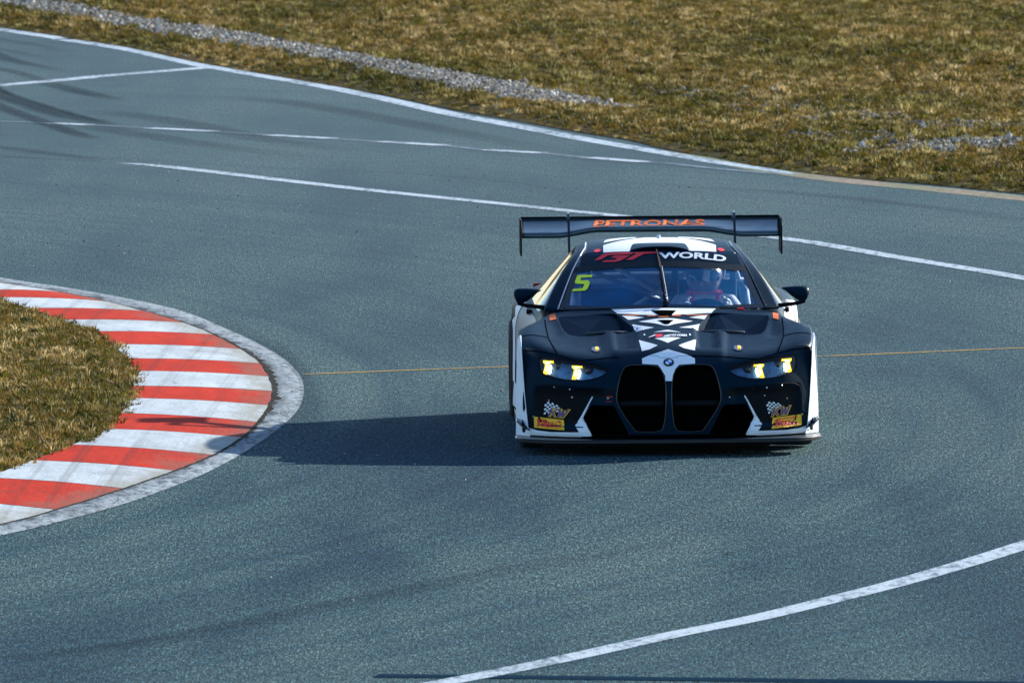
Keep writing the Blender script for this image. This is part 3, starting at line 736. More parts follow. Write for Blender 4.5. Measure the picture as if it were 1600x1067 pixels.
def body_cage():
    bm = bmesh.new(); V = {}
    def vert(p):
        k = (round(p[0], 4), round(p[1], 4), round(p[2], 4))
        if k not in V: V[k] = bm.verts.new(p)
        return V[k]
    ss = [-s for s in SC[:0:-1]] + SC
    nR = len(ROWS)
    FY = [.07, .022, 0, .0, .005]
    def top(i, j):
        y, wt, W, Wb, H = ROWS[i]; s = ss[j]; x = s * W; h = H[SC.index(abs(s))]
        yy = y + (yf(x) - .10) * wt
        if i == nR - 1: yy -= .10 * s ** 4
        return (x, yy, h)
    def side(i, l, sg):     # l level index; sg side sign
        y, wt, W, Wb, H = ROWS[i]; h = H[-1]; z = h + (ZB - h) * LV[l]
        x = (W + (Wb - W) * GX[l]) * sg
        if l == 0: return top(i, 0 if sg < 0 else len(ss) - 1)
        if i == 0: yy = yf(W) + FY[l]
        elif i == nR - 1: yy = y - .10
        else: yy = y + (yf(W) - .10) * wt
        return (x, yy, z)
    def front(l, j):
        s = ss[j]; y, wt, W, Wb, H = ROWS[0]
        if l == 0: return top(0, j)
        if abs(s) == 1.0: return side(0, l, 1 if s > 0 else -1)
        h = H[SC.index(abs(s))]; x = s * (W + (Wb - W) * GX[l]); z = h + (ZB - h) * LV[l]
        return (x, yf(x) + FY[l], z)
    def back(l, j):
        s = ss[j]; y, wt, W, Wb, H = ROWS[-1]
        if l == 0: return top(nR - 1, j)
        if abs(s) == 1.0: return side(nR - 1, l, 1 if s > 0 else -1)
        h = H[SC.index(abs(s))]; x = s * (W + (Wb - W) * GX[l]); z = h + (ZB - h) * LV[l]
        return (x, y - .10 * s ** 4 + [0, .03, .02, -.02, -.12][l] * (1 - s ** 6), z)
    def bottom(i, j):
        y, wt, W, Wb, H = ROWS[i]; s = ss[j]
        if i == 0: return front(4, j)
        if i == nR - 1: return back(4, j)
        if abs(s) == 1.0: return side(i, 4, 1 if s > 0 else -1)
        x = s * Wb; return (x, y + (yf(x) - .10) * wt, ZB)
    n = len(ss)
    def q(a, b, c, d):
        try: bm.faces.new((vert(a), vert(b), vert(c), vert(d)))
        except ValueError: pass
    for i in range(nR - 1):
        for j in range(n - 1):
            q(top(i, j), top(i, j + 1), top(i + 1, j + 1), top(i + 1, j))
            q(bottom(i, j), bottom(i + 1, j), bottom(i + 1, j + 1), bottom(i, j + 1))
        for l in range(4):
            for sg in (-1, 1): q(side(i, l, sg), side(i, l + 1, sg), side(i + 1, l + 1, sg), side(i + 1, l, sg))
    for l in range(4):
        for j in range(n - 1):
            q(front(l, j), front(l + 1, j), front(l + 1, j + 1), front(l, j + 1))
            q(back(l, j), back(l, j + 1), back(l + 1, j + 1), back(l + 1, j))
    bmesh.ops.recalc_face_normals(bm, faces=bm.faces)
    cr = bm.edges.layers.float.new('crease_edge')
    for e in bm.edges:
        a, b = e.verts[0].co, e.verts[1].co
        if a.z < ZB + 1e-3 and b.z < ZB + 1e-3 and len(e.link_faces) == 2 and abs(e.link_faces[0].normal.z - e.link_faces[1].normal.z) > .5: e[cr] = .9
        W = [abs(a.x) > .955, abs(b.x) > .955]
        if all(W) and a.z > .68 and b.z > .68 and a.y < 1.3 and b.y < 1.3 and abs(a.y - b.y) > .02: e[cr] = .75
        # leading edge of the front, where hood skin meets fascia
        if abs(a.y - yf(a.x) - .07) < .02 and abs(b.y - yf(b.x) - .07) < .02 and a.z > .59 and b.z > .59: e[cr] = .25
    me = bpy.data.meshes.new('cage'); bm.to_mesh(me); bm.free()
    o = bpy.data.objects.new('cage', me); COL.objects.link(o)
    m = o.modifiers.new('s', 'SUBSURF'); m.levels = 3; m.render_levels = 3
    r = evaluated(o); bpy.data.objects.remove(o)
    return r
def sstep(a, b, x): 
    t = min(1, max(0, (x - a) / (b - a))); return t * t * (3 - 2 * t)
def sculpt(me):
    for v in me.vertices:
        x, y, z = v.co; ax = abs(x)
        if z > .55 and y < 1.7:
            # two shallow dished panels on the hood and a power dome between them
            m = sstep(.195, .215, ax) * (1 - sstep(.33, .36, ax)) * sstep(.42, .46, y) * (1 - sstep(1.0, 1.06, y))
            v.co.z -= .022 * m
            v.co.z += .020 * (1 - sstep(.345 + .05 * y, .385 + .05 * y, ax)) * sstep(.20, .36, y) * (1 - sstep(1.0, 1.35, y))
            v.co.z += .012 * (1 - sstep(.02, .20, ax)) * sstep(.2, .5, y) * (1 - sstep(1.3, 1.6, y))
            # gully between hood and fender
            v.co.z -= .018 * math.exp(-((ax - .74) / .05) ** 2) * sstep(.75, 1.0, y) * (1 - sstep(1.2, 1.5, y))
        if y < .62 and .2 < z < .52:
            # horizontal crease under the lamps and dished lower cheeks
            m = sstep(.40, .47, ax) * (1 - sstep(.86, .90, ax))
            v.co.y += .035 * m * (1 - sstep(.425, .45, z)) * sstep(.12, .16, z)
bodymesh = body_cage(); sculpt(bodymesh)
def bvh_of(me): return BVHTree.FromPolygons([v.co.copy() for v in me.vertices], [tuple(p.vertices) for p in me.polygons])
BODY = bvh_of(bodymesh)

def cast(p, axis, bv):
    if axis == 'F': o, d = Vector((p[0], -1.5, p[1])), Vector((0, 1, 0))
    elif axis == 'T': o, d = Vector((p[0], p[1], 3)), Vector((0, 0, -1))
    elif axis == 'R': o, d = Vector((3, p[0], p[1])), Vector((-1, 0, 0))
    elif axis == 'L': o, d = Vector((-3, p[0], p[1])), Vector((1, 0, 0))
    h = bv.ray_cast(o, d)
    if h[0] is None:
        q = {'F': Vector((p[0], yf(p[0]), p[1])), 'T': Vector((p[0], p[1], .8)), 'R': Vector((1, p[0], p[1])), 'L': Vector((-1, p[0], p[1]))}[axis]
        h = bv.find_nearest(q)
    n = h[1]
    if n.dot(d) > 0: n = -n
    return h[0], n
def mesh2d(poly, step):
    P = [];
    for i in range(len(poly)):
        a = Vector(poly[i]); b = Vector(poly[(i + 1) % len(poly)]); k = max(1, int((b - a).length / step))
        for t in range(k): P.append(a.lerp(b, t / k))
    n = len(P); E_ = [(i, (i + 1) % n) for i in range(n)]
    xs = [p.x for p in P]; ys = [p.y for p in P]
    gx = np.arange(min(xs) + step * .5, max(xs), step); gy = np.arange(min(ys) + step * .5, max(ys), step)
    for a in gx:
        for b in gy:
            ins = False
            for i in range(n):
                u, w_ = P[i], P[(i + 1) % n]
                if (u.y > b) != (w_.y > b) and a < (w_.x - u.x) * (b - u.y) / (w_.y - u.y) + u.x: ins = not ins
            if ins and min((Vector((a, b)) - p).length for p in P[:n]) > step * .35: P.append(Vector((a, b)))
    v, e, f, *_ = delaunay_2d_cdt(P, E_, [], 1, 1e-6)
    return v, f
def drape(name, poly, axis, mat, parent, off=.003, bv=None, step=.035, smooth=True):
    bv = bv or BODY
    v, f = mesh2d(poly, step); P = []
    for p in v:
        h, n = cast(p, axis, bv); P.append(h + n * off)
    return pyd(name, P, f, mat, parent, smooth)
def mir(poly): return [(-a, b) for a, b in poly][::-1]
def tri_text(s, bold=.012, shear=0.0):
    cu = bpy.data.curves.new('t', 'FONT'); cu.body = s; cu.size = 1; cu.offset = bold; cu.shear = shear; cu.resolution_u = 3
    o = bpy.data.objects.new('t', cu); COL.objects.link(o); me = evaluated(o); bpy.data.objects.remove(o)
    V_ = [v.co.copy() for v in me.vertices]; F_ = [tuple(p.vertices) for p in me.polygons]
    x0 = min(v.x for v in V_); x1 = max(v.x for v in V_); y0 = min(v.y for v in V_); y1 = max(v.y for v in V_)
    return [((v.x - x0) / (x1 - x0), (v.y - y0) / (y1 - y0)) for v in V_], F_
def text_on(name, s, quad, axis, mat, parent, bv=None, off=.006, bold=.012, shear=0.0):
    """text stretched to a quad: bottom-left, bottom-right, top-right, top-left in the draping plane"""
    V_, F_ = tri_text(s, bold, shear); a, b, c, d = [Vector(p) for p in quad]; P = []
    for u_, v_ in V_:
        p = (a * (1 - u_) + b * u_) * (1 - v_) + (d * (1 - u_) + c * u_) * v_
        h, n = cast(p, axis, bv or BODY); P.append(h + n * off)
    return pyd(name, P, F_, mat, parent)

# ---- openings cut into the body
KID = smooth_poly([(.052, .598), (.20, .606), (.292, .602), (.325, .54), (.355, .40), (.345, .335), (.235, .170), (.215, .158), (.06, .157), (.034, .19), (.020, .30), (.018, .45), (.026, .52)], 2)
LAMP = smooth_poly([(.402, .566), (.45, .598), (.60, .628), (.80, .652), (.868, .650), (.872, .60), (.855, .545), (.78, .515), (.66, .500), (.55, .502), (.45, .528)], 1)
INTK = [(.375, .335), (.515, .335), (.60, .215), (.535, .140), (.27, .140), (.352, .305)]
VENT = smooth_poly([(.205, .985), (.225, 1.05), (.245, 1.15), (.29, 1.36), (.325, 1.48), (.40, 1.50), (.55, 1.505), (.70, 1.505), (.72, 1.44), (.70, 1.25), (.675, 1.05), (.63, .95), (.43, .93)], 1)
bmc = bmesh.new()
def vent_floor(p): return None
for sg in (1, -1):
    m_ = (lambda P: P) if sg > 0 else mir
    prism(bmc, m_(KID), 'y', -.3, .42, 1)
    L_ = m_(LAMP); prism(bmc, L_, 'y', -.3, [yf(p[0]) + .10 for p in L_], 1)
    prism(bmc, m_(INTK), 'y', -.3, .48, 1)
    V_ = m_(VENT)
    prism(bmc, V_, 'z', 1.4, [.655 + .212 * min(1, max(0, (p[1] - 1.0) / .50)) for p in V_], 1)
    for yc in (.98, 3.90):
        bmesh.ops.create_cone(bmc, cap_ends=True, segments=48, radius1=.385, radius2=.385, depth=.6, matrix=Matrix.Translation((sg * 1.035, yc, .345)) @ Matrix.Rotation(R(90), 4, 'Y'))
    # side cut behind the front wheel and fender-top louvre
    prism(bmc, [(1.50, .30), (1.62, .30), (1.70, .68), (1.55, .72)], 'x', sg * .86 if sg > 0 else -1.3, 1.3 if sg > 0 else -.86, 1)
prism(bmc, [(-.66, 1.98), (.66, 1.98), (.68, 3.4), (-.68, 3.4)], 'z', .22, 1.2, 1)
for f in bmc.faces: f.material_index = 1
bmesh.ops.recalc_face_normals(bmc, faces=bmc.faces)
mc = bpy.data.meshes.new('cut'); bmc.to_mesh(mc); bmc.free(); mc.materials.append(M_body); mc.materials.append(M_cavity)
oc = bpy.data.objects.new('cut', mc); COL.objects.link(oc)
bodymesh.materials.clear(); bodymesh.materials.append(M_body); bodymesh.materials.append(M_cavity)
ob = bpy.data.objects.new('b', bodymesh); COL.objects.link(ob)
md = ob.modifiers.new('b', 'BOOLEAN'); md.operation = 'DIFFERENCE'; md.solver = 'EXACT'; md.use_self = True; md.object = oc
fin = evaluated(ob); bpy.data.objects.remove(ob); bpy.data.objects.remove(oc)
fin.name = 'body'
body = link('body', fin, None, car)
for p in fin.polygons: p.use_smooth = p.material_index == 0
# vent floors and cut walls at the hood keep the paint colour
for p in fin.polygons:
    c = p.center
    if p.material_index == 1 and .95 < c.y < 1.45 and abs(c.x) < .73 and c.z > .6: p.material_index = 0; p.use_smooth = False
    if p.material_index == 0 and c.z < .14: p.material_index = 1
print('body faces', len(fin.polygons))
BCUT = bvh_of(fin)

# ---- greenhouse
def greenhouse():
    rows = [ # (centre y,z), (mid), (edge of screen), (outer pillar edge), (belt)
     [(0, 1.60, .905), (.36, 1.64, .900), (.70, 1.765, .885), (.805, 1.84, .885), (.845, 1.90, .87)],
     [(0, 1.82, 1.035), (.34, 1.86, 1.028), (.655, 1.97, 1.005), (.75, 2.02, 1.005), (.855, 2.10, .875)],
     [(0, 2.06, 1.165), (.32, 2.09, 1.158), (.595, 2.19, 1.135), (.675, 2.24, 1.125), (.857, 2.38, .875)],
     [(0, 2.27, 1.256), (.30, 2.30, 1.250), (.535, 2.38, 1.230), (.60, 2.46, 1.215), (.857, 2.62, .875)],
     [(0, 2.50, 1.292), (.29, 2.52, 1.288), (.50, 2.58, 1.268), (.565, 2.66, 1.245), (.86, 2.85, .88)],
     [(0, 2.90, 1.308), (.29, 2.90, 1.304), (.49, 2.93, 1.285), (.555, 2.98, 1.260), (.865, 3.05, .885)],
     [(0, 3.35, 1.295), (.29, 3.35, 1.290), (.49, 3.36, 1.268), (.56, 3.38, 1.240), (.855, 3.40, .89)],
     [(0, 3.80, 1.21), (.30, 3.80, 1.205), (.51, 3.80, 1.18), (.60, 3.78, 1.13), (.83, 3.75, .91)],
     [(0, 4.30, 1.00), (.33, 4.30, .995), (.56, 4.26, .98), (.68, 4.20, .965), (.78, 4.05, .93)],
    ]
    bm = bmesh.new(); G = {}
    cols = [(4, -1), (3, -1), (2, -1), (1, -1), (0, 1), (1, 1), (2, 1), (3, 1), (4, 1)]
    for i, r_ in enumerate(rows):
        for j, (c, sg) in enumerate(cols):
            p = r_[c]; G[i, j] = bm.verts.new((p[0] * sg, p[1], p[2]))
    for i in range(len(rows) - 1):
        for j in range(8):
            f = bm.faces.new((G[i, j], G[i, j + 1], G[i + 1, j + 1], G[i + 1, j]))
            mid = 2 <= j <= 5
            if j in (0, 7): m = 3                    # side glass
            elif not mid: m = 2                      # pillar / rail
            elif i <= 2: m = 0                       # windscreen
            elif i <= 5: m = 1                       # roof
            else: m = 4                              # rear screen
            if j in (0, 7) and i in (7,): m = 2
            f.material_index = m
    cr = bm.edges.layers.float.new('crease_edge')
    for e in bm.edges:
        fs = {f.material_index for f in e.link_faces}
        if len(fs) == 2: e[cr] = .45
        if len(e.link_faces) == 1: e[cr] = 1
    bmesh.ops.recalc_face_normals(bm, faces=bm.faces)
    me = bpy.data.meshes.new('gh'); bm.to_mesh(me); bm.free()
    for k in range(5): me.materials.append(M_body)
    o = bpy.data.objects.new('gh', me); COL.objects.link(o)
    m = o.modifiers.new('s', 'SUBSURF'); m.levels = 3; m.render_levels = 3
    r = evaluated(o); bpy.data.objects.remove(o); return r
gh = greenhouse(); GH = bvh_of(gh)
def split_part(me, sel, name, mat, thick=0.0):
    keep = [p for p in me.polygons if sel(p)]; idx = {}; V_ = []; F_ = []
    for p in keep:
        f = []
        for vi in p.vertices:
            if vi not in idx: idx[vi] = len(V_); V_.append(me.vertices[vi].co.copy())
            f.append(idx[vi])
        F_.append(f)
    o = pyd(name, V_, F_, mat, car, True)
    if thick:
        s = o.modifiers.new('solid', 'SOLIDIFY'); s.thickness = thick; s.offset = -1
    return o
split_part(gh, lambda p: p.material_index == 0, 'windscreen', M_glass)
roof = split_part(gh, lambda p: p.material_index == 1, 'roof', M_body, .012)
for sg in (-1, 1):
    split_part(gh, lambda p: p.material_index == 2 and p.center.x * sg > 0, 'roof_pillar', M_body, .012)
    split_part(gh, lambda p: p.material_index == 3 and p.center.x * sg > 0, 'side_window', M_sglass)
split_part(gh, lambda p: p.material_index == 4, 'rear_window', M_sglass)
GHB = GH

# ---- kidney grilles, frames, mesh
def tube_drape(name, poly, axis, r, mat, parent, bv=None, off=0.0, closed=True, step=.02, n=8):
    P = []
    N_ = len(poly)
    for i in range(N_ if closed else N_ - 1):
        a = Vector(poly[i]); b = Vector(poly[(i + 1) % N_]); k = max(1, int((b - a).length / step))
        for t in range(k): P.append(a.lerp(b, t / k))
    if not closed: P.append(Vector(poly[-1]))
    Q = []
    for p in P:
        h, nn = cast(p, axis, bv or BODY); Q.append(h + nn * off)
    bm = bmesh.new(); tube(bm, Q, r, n, closed)
    return frombm(name, bm, mat, parent, True)
for sg in (1, -1):
    K = KID if sg > 0 else mir(KID)
    fr = tube_drape('grille_frame', K, 'F', .004, M_carbon, car, off=-.001)
    g = empty('kidney_grille', (0, 0, 0), car)
    xs = [p[0] for p in K]; bm = bmesh.new(); x0, x1 = min(xs), max(xs)
    # one thick bar with a rounded top, one thin upper rail, fine mesh behind
    box(bm, ((x0 + x1) / 2, .20, .345), (x1 - x0 - .02, .07, .038)); b_ = frombm('grille_bar', bm, M_black, g); bevel(b_, .012, 3)
    bm = bmesh.new(); box(bm, ((x0 + x1) / 2 + .01 * sg * -1, .16, .525), (x1 - x0 - .055, .02, .006)); frombm('grille_rail', bm, M_cavity, g)
    bm = bmesh.new()
    for k in range(18): box(bm, (x0 + .012 + (x1 - x0 - .024) * k / 17, .30, .37), (.004, .006, .42))
    for k in range(21): box(bm, ((x0 + x1) / 2, .305, .165 + k * .021), (x1 - x0, .006, .004))
    tag(frombm('grille_wire', bm, M_mesh, g), kind='stuff')
# ---- lamps
def lamp(sg):
    e = empty('headlight', (0, 0, 0), car)
    P = LAMP if sg > 0 else mir(LAMP)
    cx = sum(p[0] for p in P) / len(P); cz = sum(p[1] for p in P) / len(P)
    inset = [(cx + (p[0] - cx) * .985, cz + (p[1] - cz) * .97) for p in P]
    drape('lamp_housing', inset, 'F', M_lamp, e, off=-.045, step=.03)
    drape('lens', P, 'F', M_lens, e, off=-.002, step=.03)
    tube_drape('lamp_seal', P, 'F', .004, M_black, e, off=.0)
    # two hook shaped light guides, white core with a yellow outline
    for hx, hz, s in ((.592, .578, 1.0), (.792, .602, 1.0)):
        hk = [(.0, .030), (.062, .032), (.062, .016), (.034, .012), (.020, -.062), (-.004, -.062), (.012, .004), (.0, .016)]
        # outer corner of the hook points away from the car centre
        q = [((hx + .06 - a_ * 1.0), hz + b_) for a_, b_ in hk]; hsc = 1.18
        q = [(hx + .03 + (x_ - hx - .03) * hsc, hz - .015 + (z_ - hz + .015) * 1.08) for x_, z_ in q]
        q = [(x_ * 1.0, z_) for x_, z_ in q]
        if sg < 0: q = mir(q)
        drape('light_guide', q, 'F', M_drly, e, off=-.030, step=.015, smooth=False)
        c0 = sum(a_ for a_, b_ in q) / len(q); c1 = sum(b_ for a_, b_ in q) / len(q)
        bar = [(.056, .022), (.010, .022), (.004, .016), (.034, .008), (.022, -.056), (.006, -.056), (.020, .004)]
        wk = [(hx + .06 - a_, hz + b_ * .96) for a_, b_ in ((.008, .024), (.050, .025), (.050, .020), (.030, .016), (.020, -.044), (.008, -.046), (.022, .008))]
        if sg < 0: wk = mir(wk)
        drape('light_core', wk, 'F', M_drlw, e, off=-.027, step=.015, smooth=False)
        bl = [(hx + .06 - a_, hz + b_) for a_, b_ in ((.040, .006), (.056, .004), (.058, -.02), (.044, -.062), (.026, -.062), (.034, -.02))]
        if sg < 0: bl = mir(bl)
        drape('light_bar', bl, 'F', M_drlw, e, off=-.026, step=.015, smooth=False)
        bm = bmesh.new(); bmesh.ops.create_uvsphere(bm, u_segments=16, v_segments=8, radius=.034, matrix=Matrix.Translation((sg * (hx - .06), yf(hx) + .085, hz - .015)))
        frombm('projector', bm, M_glossk, e, True)
for sg in (1, -1): lamp(sg)
for sg in (1, -1):
    rf_ = [(.812, .628), (.858, .632), (.856, .58), (.838, .555), (.80, .55), (.815, .59)]  # silver patch added for the bright reflection at the lamp's outer end
    drape('lamp_glint', rf_ if sg > 0 else mir(rf_), 'F', simple('lamp_glint_silver', (.55, .62, .66), .35, metal=.7, noise_amt=.5, nscale=60), car, off=-.038, step=.02, smooth=False)

# ---- splitter
def splitter():
    bm = bmesh.new(); out = []
    xs = np.linspace(-1.025, 1.025, 61)
    def ys(x): ax = abs(x); return .0 + .05 * ax ** 2 + .22 * ax ** 8
    poly = [(float(x), ys(x)) for x in xs] + [(1.03, .56), (-1.03, .56)]
    prism(bm, poly, 'z', .086, .112)
    o = frombm('splitter', bm, M_carbon, car); bevel(o, .006, 2)
    bm = bmesh.new(); tube(bm, [(float(x), ys(x) + .004, .108) for x in xs], .006, 8); frombm('splitter_lip', bm, simple('lip_blue_black', (.006, .016, .026), .4, spec=.3), o, True)
    bm = bmesh.new(); box(bm, (0, .35, .075), (1.7, .5, .02)); box(bm, (0, 2.6, .10), (1.7, 4.0, .05)); frombm('underfloor', bm, M_black, car)
splitter()

# ---- wing
def wing():
    e = empty('rear_wing', (0, 0, 0), car)
    xs = np.linspace(-.912, .912, 73); v = []; f = []
    sec = [(4.955, .000), (4.90, -.016), (4.83, -.033), (4.76, -.042), (4.70, -.044), (4.665, -.043), (4.648, -.050), (4.642, -.064), (4.650, -.078), (4.68, -.086), (4.74, -.080), (4.82, -.058), (4.90, -.028), (4.957, -.006)]
    n = len(sec)
    for i, x in enumerate(xs):
        d = sstep(.36, .66, abs(x))
        for (y, z) in sec:
            t = (4.955 - y) / .313
            v.append((x, y, 1.337 + z - d * .042 * t - d * .0 + .001))
        if i:
            for k in range(n): f.append(((i - 1) * n + k, (i - 1) * n + (k + 1) % n, i * n + (k + 1) % n, i * n + k))
    f.append(tuple(range(n))[::-1]); f.append(tuple((len(xs) - 1) * n + k for k in range(n)))
    pl = pyd('wing_plane', v, f, simple('wing_lacquer', (.065, .10, .115), .3, metal=.6, coat=.3), e, True)
    wb = BVHTree.FromPolygons([Vector(p) for p in v], f)
    bm = bmesh.new(); box(bm, (0, 4.962, 1.343), (1.82, .006, .018)); frombm('gurney_flap', bm, M_black, pl)
    text_on('lettering', 'PETRONAS', [(-.405, 4.725), (.385, 4.725), (.385, 4.91), (-.385, 4.91)], 'T', M_orange, pl, wb, .003, .03)
    drape('print_bar', [(-.405, 4.655), (-.395, 4.685), (-.27, 4.685), (-.30, 4.665)], 'T', M_orange, pl, .003, wb, .05)
    for x0 in (-.01, .065): drape('print_bar', [(x0, 4.672), (x0 + .03, 4.672), (x0 + .036, 4.69), (x0 + .008, 4.69)], 'T', M_orange, pl, .003, wb, .05)
    for sg in (-1, 1):
        bm = bmesh.new(); prism(bm, [(4.50, 1.10), (4.97, 1.10), (5.0, 1.13), (5.0, 1.34), (4.97, 1.347), (4.62, 1.347), (4.54, 1.30)], 'x', sg * .915 - .006, sg * .915 + .006)
        bevel(frombm('endplate', bm, M_black, e), .003, 2)
        bm = bmesh.new(); prism(bm, smooth_poly([(4.12, .96), (4.30, .96), (4.42, 1.16), (4.52, 1.325), (4.62, 1.352), (4.74, 1.345), (4.80, 1.31), (4.84, 1.33), (4.78, 1.385), (4.64, 1.402), (4.52, 1.39), (4.40, 1.27), (4.28, 1.12)], 1), 'x', sg * .582 - .008, sg * .582 + .008)
        frombm('swan_neck', bm, M_carbon, e)
        for yy in (4.68, 4.76): bm = bmesh.new(); bmesh.ops.create_cone(bm, cap_ends=True, segments=10, radius1=.009, radius2=.009, depth=.03, matrix=Matrix.Translation((sg * .582, yy, 1.365)) @ Matrix.Rotation(R(90), 4, 'Y')); frombm('bolt', bm, M_silver, e)
wing()

# ---- mirrors
def mirror(sg):
    e = empty('door_mirror', (0, 0, 0), car)
    bm = bmesh.new()
    # housing as a lofted teardrop, long tip pointing inboard
    secs = [(.825, 1.022, .004, .004), (.85, 1.018, .022, .012), (.885, 1.008, .045, .028), (.925, .998, .058, .042), (.96, .992, .060, .048), (.99, .995, .050, .042), (1.006, 1.0, .028, .024), (1.012, 1.002, .004, .004)]
    rings = []
    for x, z, ry, rz in secs:
        rings.append([bm.verts.new((sg * x, 1.86 + ry * math.cos(a), z - .004 + rz * math.sin(a) * (1.35 if math.sin(a) < 0 else .9))) for a in [k * math.pi / 8 for k in range(16)]])
    for a, b in zip(rings, rings[1:]):
        for k in range(16): bm.faces.new((a[k], a[(k + 1) % 16], b[(k + 1) % 16], b[k]))
    bm.faces.new(rings[0]); bm.faces.new(rings[-1])
    frombm('mirror_housing', bm, M_body, e, True)
    bm = bmesh.new(); box(bm, (sg * .945, 1.925, .988), (.11, .006, .06)); frombm('mirror_glass', bm, M_silver, e)
    bm = bmesh.new(); tube(bm, [(sg * .80, 1.90, .895), (sg * .86, 1.88, .903), (sg * .93, 1.87, .912), (sg * .972, 1.865, .925), (sg * .985, 1.865, .965)], [.016, .015, .014, .016, .013], 10); frombm('mirror_arm', bm, M_black, e, True)
for sg in (-1, 1): mirror(sg)

# ---- wheels
def wheel(x, y, rad=.352, wd=.31):
    sg = 1 if x > 0 else -1
    e = empty('wheel', (x, y, rad + .002), car)
    prof = [(-.5, .72), (-.5, .90), (-.46, .965), (-.38, .995), (-.2, 1.0), (.2, 1.0), (.38, .995), (.46, .965), (.5, .90), (.5, .72)]
    bm = bmesh.new(); N_ = 48; rings = []
    for k in range(N_):
        a = 2 * math.pi * k / N_
        rings.append([bm.verts.new((p[0] * wd, math.cos(a) * p[1] * rad, math.sin(a) * p[1] * rad)) for p in prof])
    for k in range(N_):
        A, B = rings[k], rings[(k + 1) % N_]
        for j in range(len(prof)): bm.faces.new((A[j], A[(j + 1) % len(prof)], B[(j + 1) % len(prof)], B[j]))
    frombm('tyre', bm, M_rub, e, True)
    bm = bmesh.new(); rr = rad * .72
    bmesh.ops.create_cone(bm, cap_ends=False, segments=40, radius1=rr, radius2=rr, depth=wd * .96, matrix=Matrix.Rotation(R(90), 4, 'Y'))
    bmesh.ops.create_cone(bm, cap_ends=True, segments=24, radius1=.055, radius2=.045, depth=.08, matrix=Matrix.Translation((sg * wd * .33, 0, 0)) @ Matrix.Rotation(R(90), 4, 'Y'))
    for k in range(10):
        Mx = Matrix.Rotation(2 * math.pi * k / 10, 4, 'X')
        bmesh.ops.create_cube(bm, size=1, matrix=Mx @ Matrix.Translation((sg * wd * .38, 0, rr * .54)) @ Matrix.Diagonal((.025, .030, rr * .94, 1)))
    frombm('rim', bm, M_rim, e)
    bm = bmesh.new(); bmesh.ops.create_cone(bm, cap_ends=True, segments=32, radius1=.19, radius2=.19, depth=.03, matrix=Matrix.Translation((0, 0, 0)) @ Matrix.Rotation(R(90), 4, 'Y'))
    frombm('brake_disc', bm, M_silver, e)
for sg in (-1, 1): wheel(sg * .845, .98); wheel(sg * .86, 3.90)

# ---- interior
def interior():
    bm = bmesh.new()
    box(bm, (0, 1.93, .80), (1.36, .34, .14)); box(bm, (0, 1.9, .70), (1.3, .1, .3))
    d = frombm('dashboard', bm, M_black, car); bevel(d, .03, 3)
    bm = bmesh.new(); box(bm, (.32, 2.10, .885), (.14, .02, .07)); dd = frombm('dash_display', bm, simple('display_dark', (.03, .05, .09), .2), car); bevel(dd, .006)
    bm = bmesh.new(); r_ = .021
    for sg in (-1, 1):
        tube(bm, [(sg * .66, 2.0, .60), (sg * .655, 2.05, .92), (sg * .56, 2.40, 1.17), (sg * .49, 2.62, 1.225), (sg * .49, 3.05, 1.235), (sg * .60, 3.12, .9), (sg * .62, 3.15, .4)], r_, 10)
        tube(bm, [(sg * .49, 3.05, 1.235), (sg * .45, 3.8, .9)], r_, 10)
    tube(bm, [(-.54, 2.42, 1.185), (.54, 2.42, 1.185)], r_, 10)
    tube(bm, [(-.49, 3.05, 1.235), (.49, 3.05, 1.235)], r_, 10)
    tube(bm, [(-.60, 3.10, 1.0), (.60, 3.10, 1.0)], r_, 10)
    tube(bm, [(-.49, 3.05, 1.235), (.58, 3.14, .55)], r_, 10); tube(bm, [(.49, 3.05, 1.235), (-.58, 3.14, .55)], r_, 10)
    tube(bm, [(-.46, 2.60, 1.10), (-.10, 2.95, .93), (.05, 3.1, .86)], .016, 10)
    frombm('roll_cage', bm, M_cage, car, True)
    for sx in (-1, 1):
        bm = bmesh.new()
        tube(bm, [(sx * .60, 2.16, .78), (sx * .575, 2.20, .98), (sx * .555, 2.24, 1.03)], [.034, .034, .012], 12); frombm('air_duct', bm, M_suit, car, True)
    e = empty('seat', (0, 0, 0), car)
    bm = bmesh.new(); box(bm, (.32, 2.95, .66), (.46, .10, .72), Matrix.Rotation(R(-12), 4, 'X')); bevel(frombm('backrest', bm, M_seat, e), .03)
    bm = bmesh.new(); box(bm, (.32, 2.72, .34), (.46, .50, .10)); bevel(frombm('seat_base', bm, M_seat, e), .03)
    for s2 in (-1, 1):
        bm = bmesh.new(); box(bm, (.32 + s2 * .20, 2.88, 1.02), (.04, .22, .20)); bevel(frombm('headrest_wing', bm, M_seat, e), .012)
    bm = bmesh.new()
    C_ = Vector((.32, 2.30, .80)); T_ = Matrix.Rotation(R(68), 4, 'X')
    tube(bm, [C_ + T_ @ Vector((.15 * math.cos(a), .115 * math.sin(a), 0)) for a in np.linspace(0, 2 * math.pi, 28)[:-1]], .016, 8, True)
    tube(bm, [C_ + T_ @ Vector((-.14, 0, 0)), C_ + T_ @ Vector((.14, 0, 0))], .014, 8); tube(bm, [C_, C_ + Vector((0, -.25, -.05))], .02, 8)
    frombm('steering_wheel', bm, M_black, car, True)
interior()

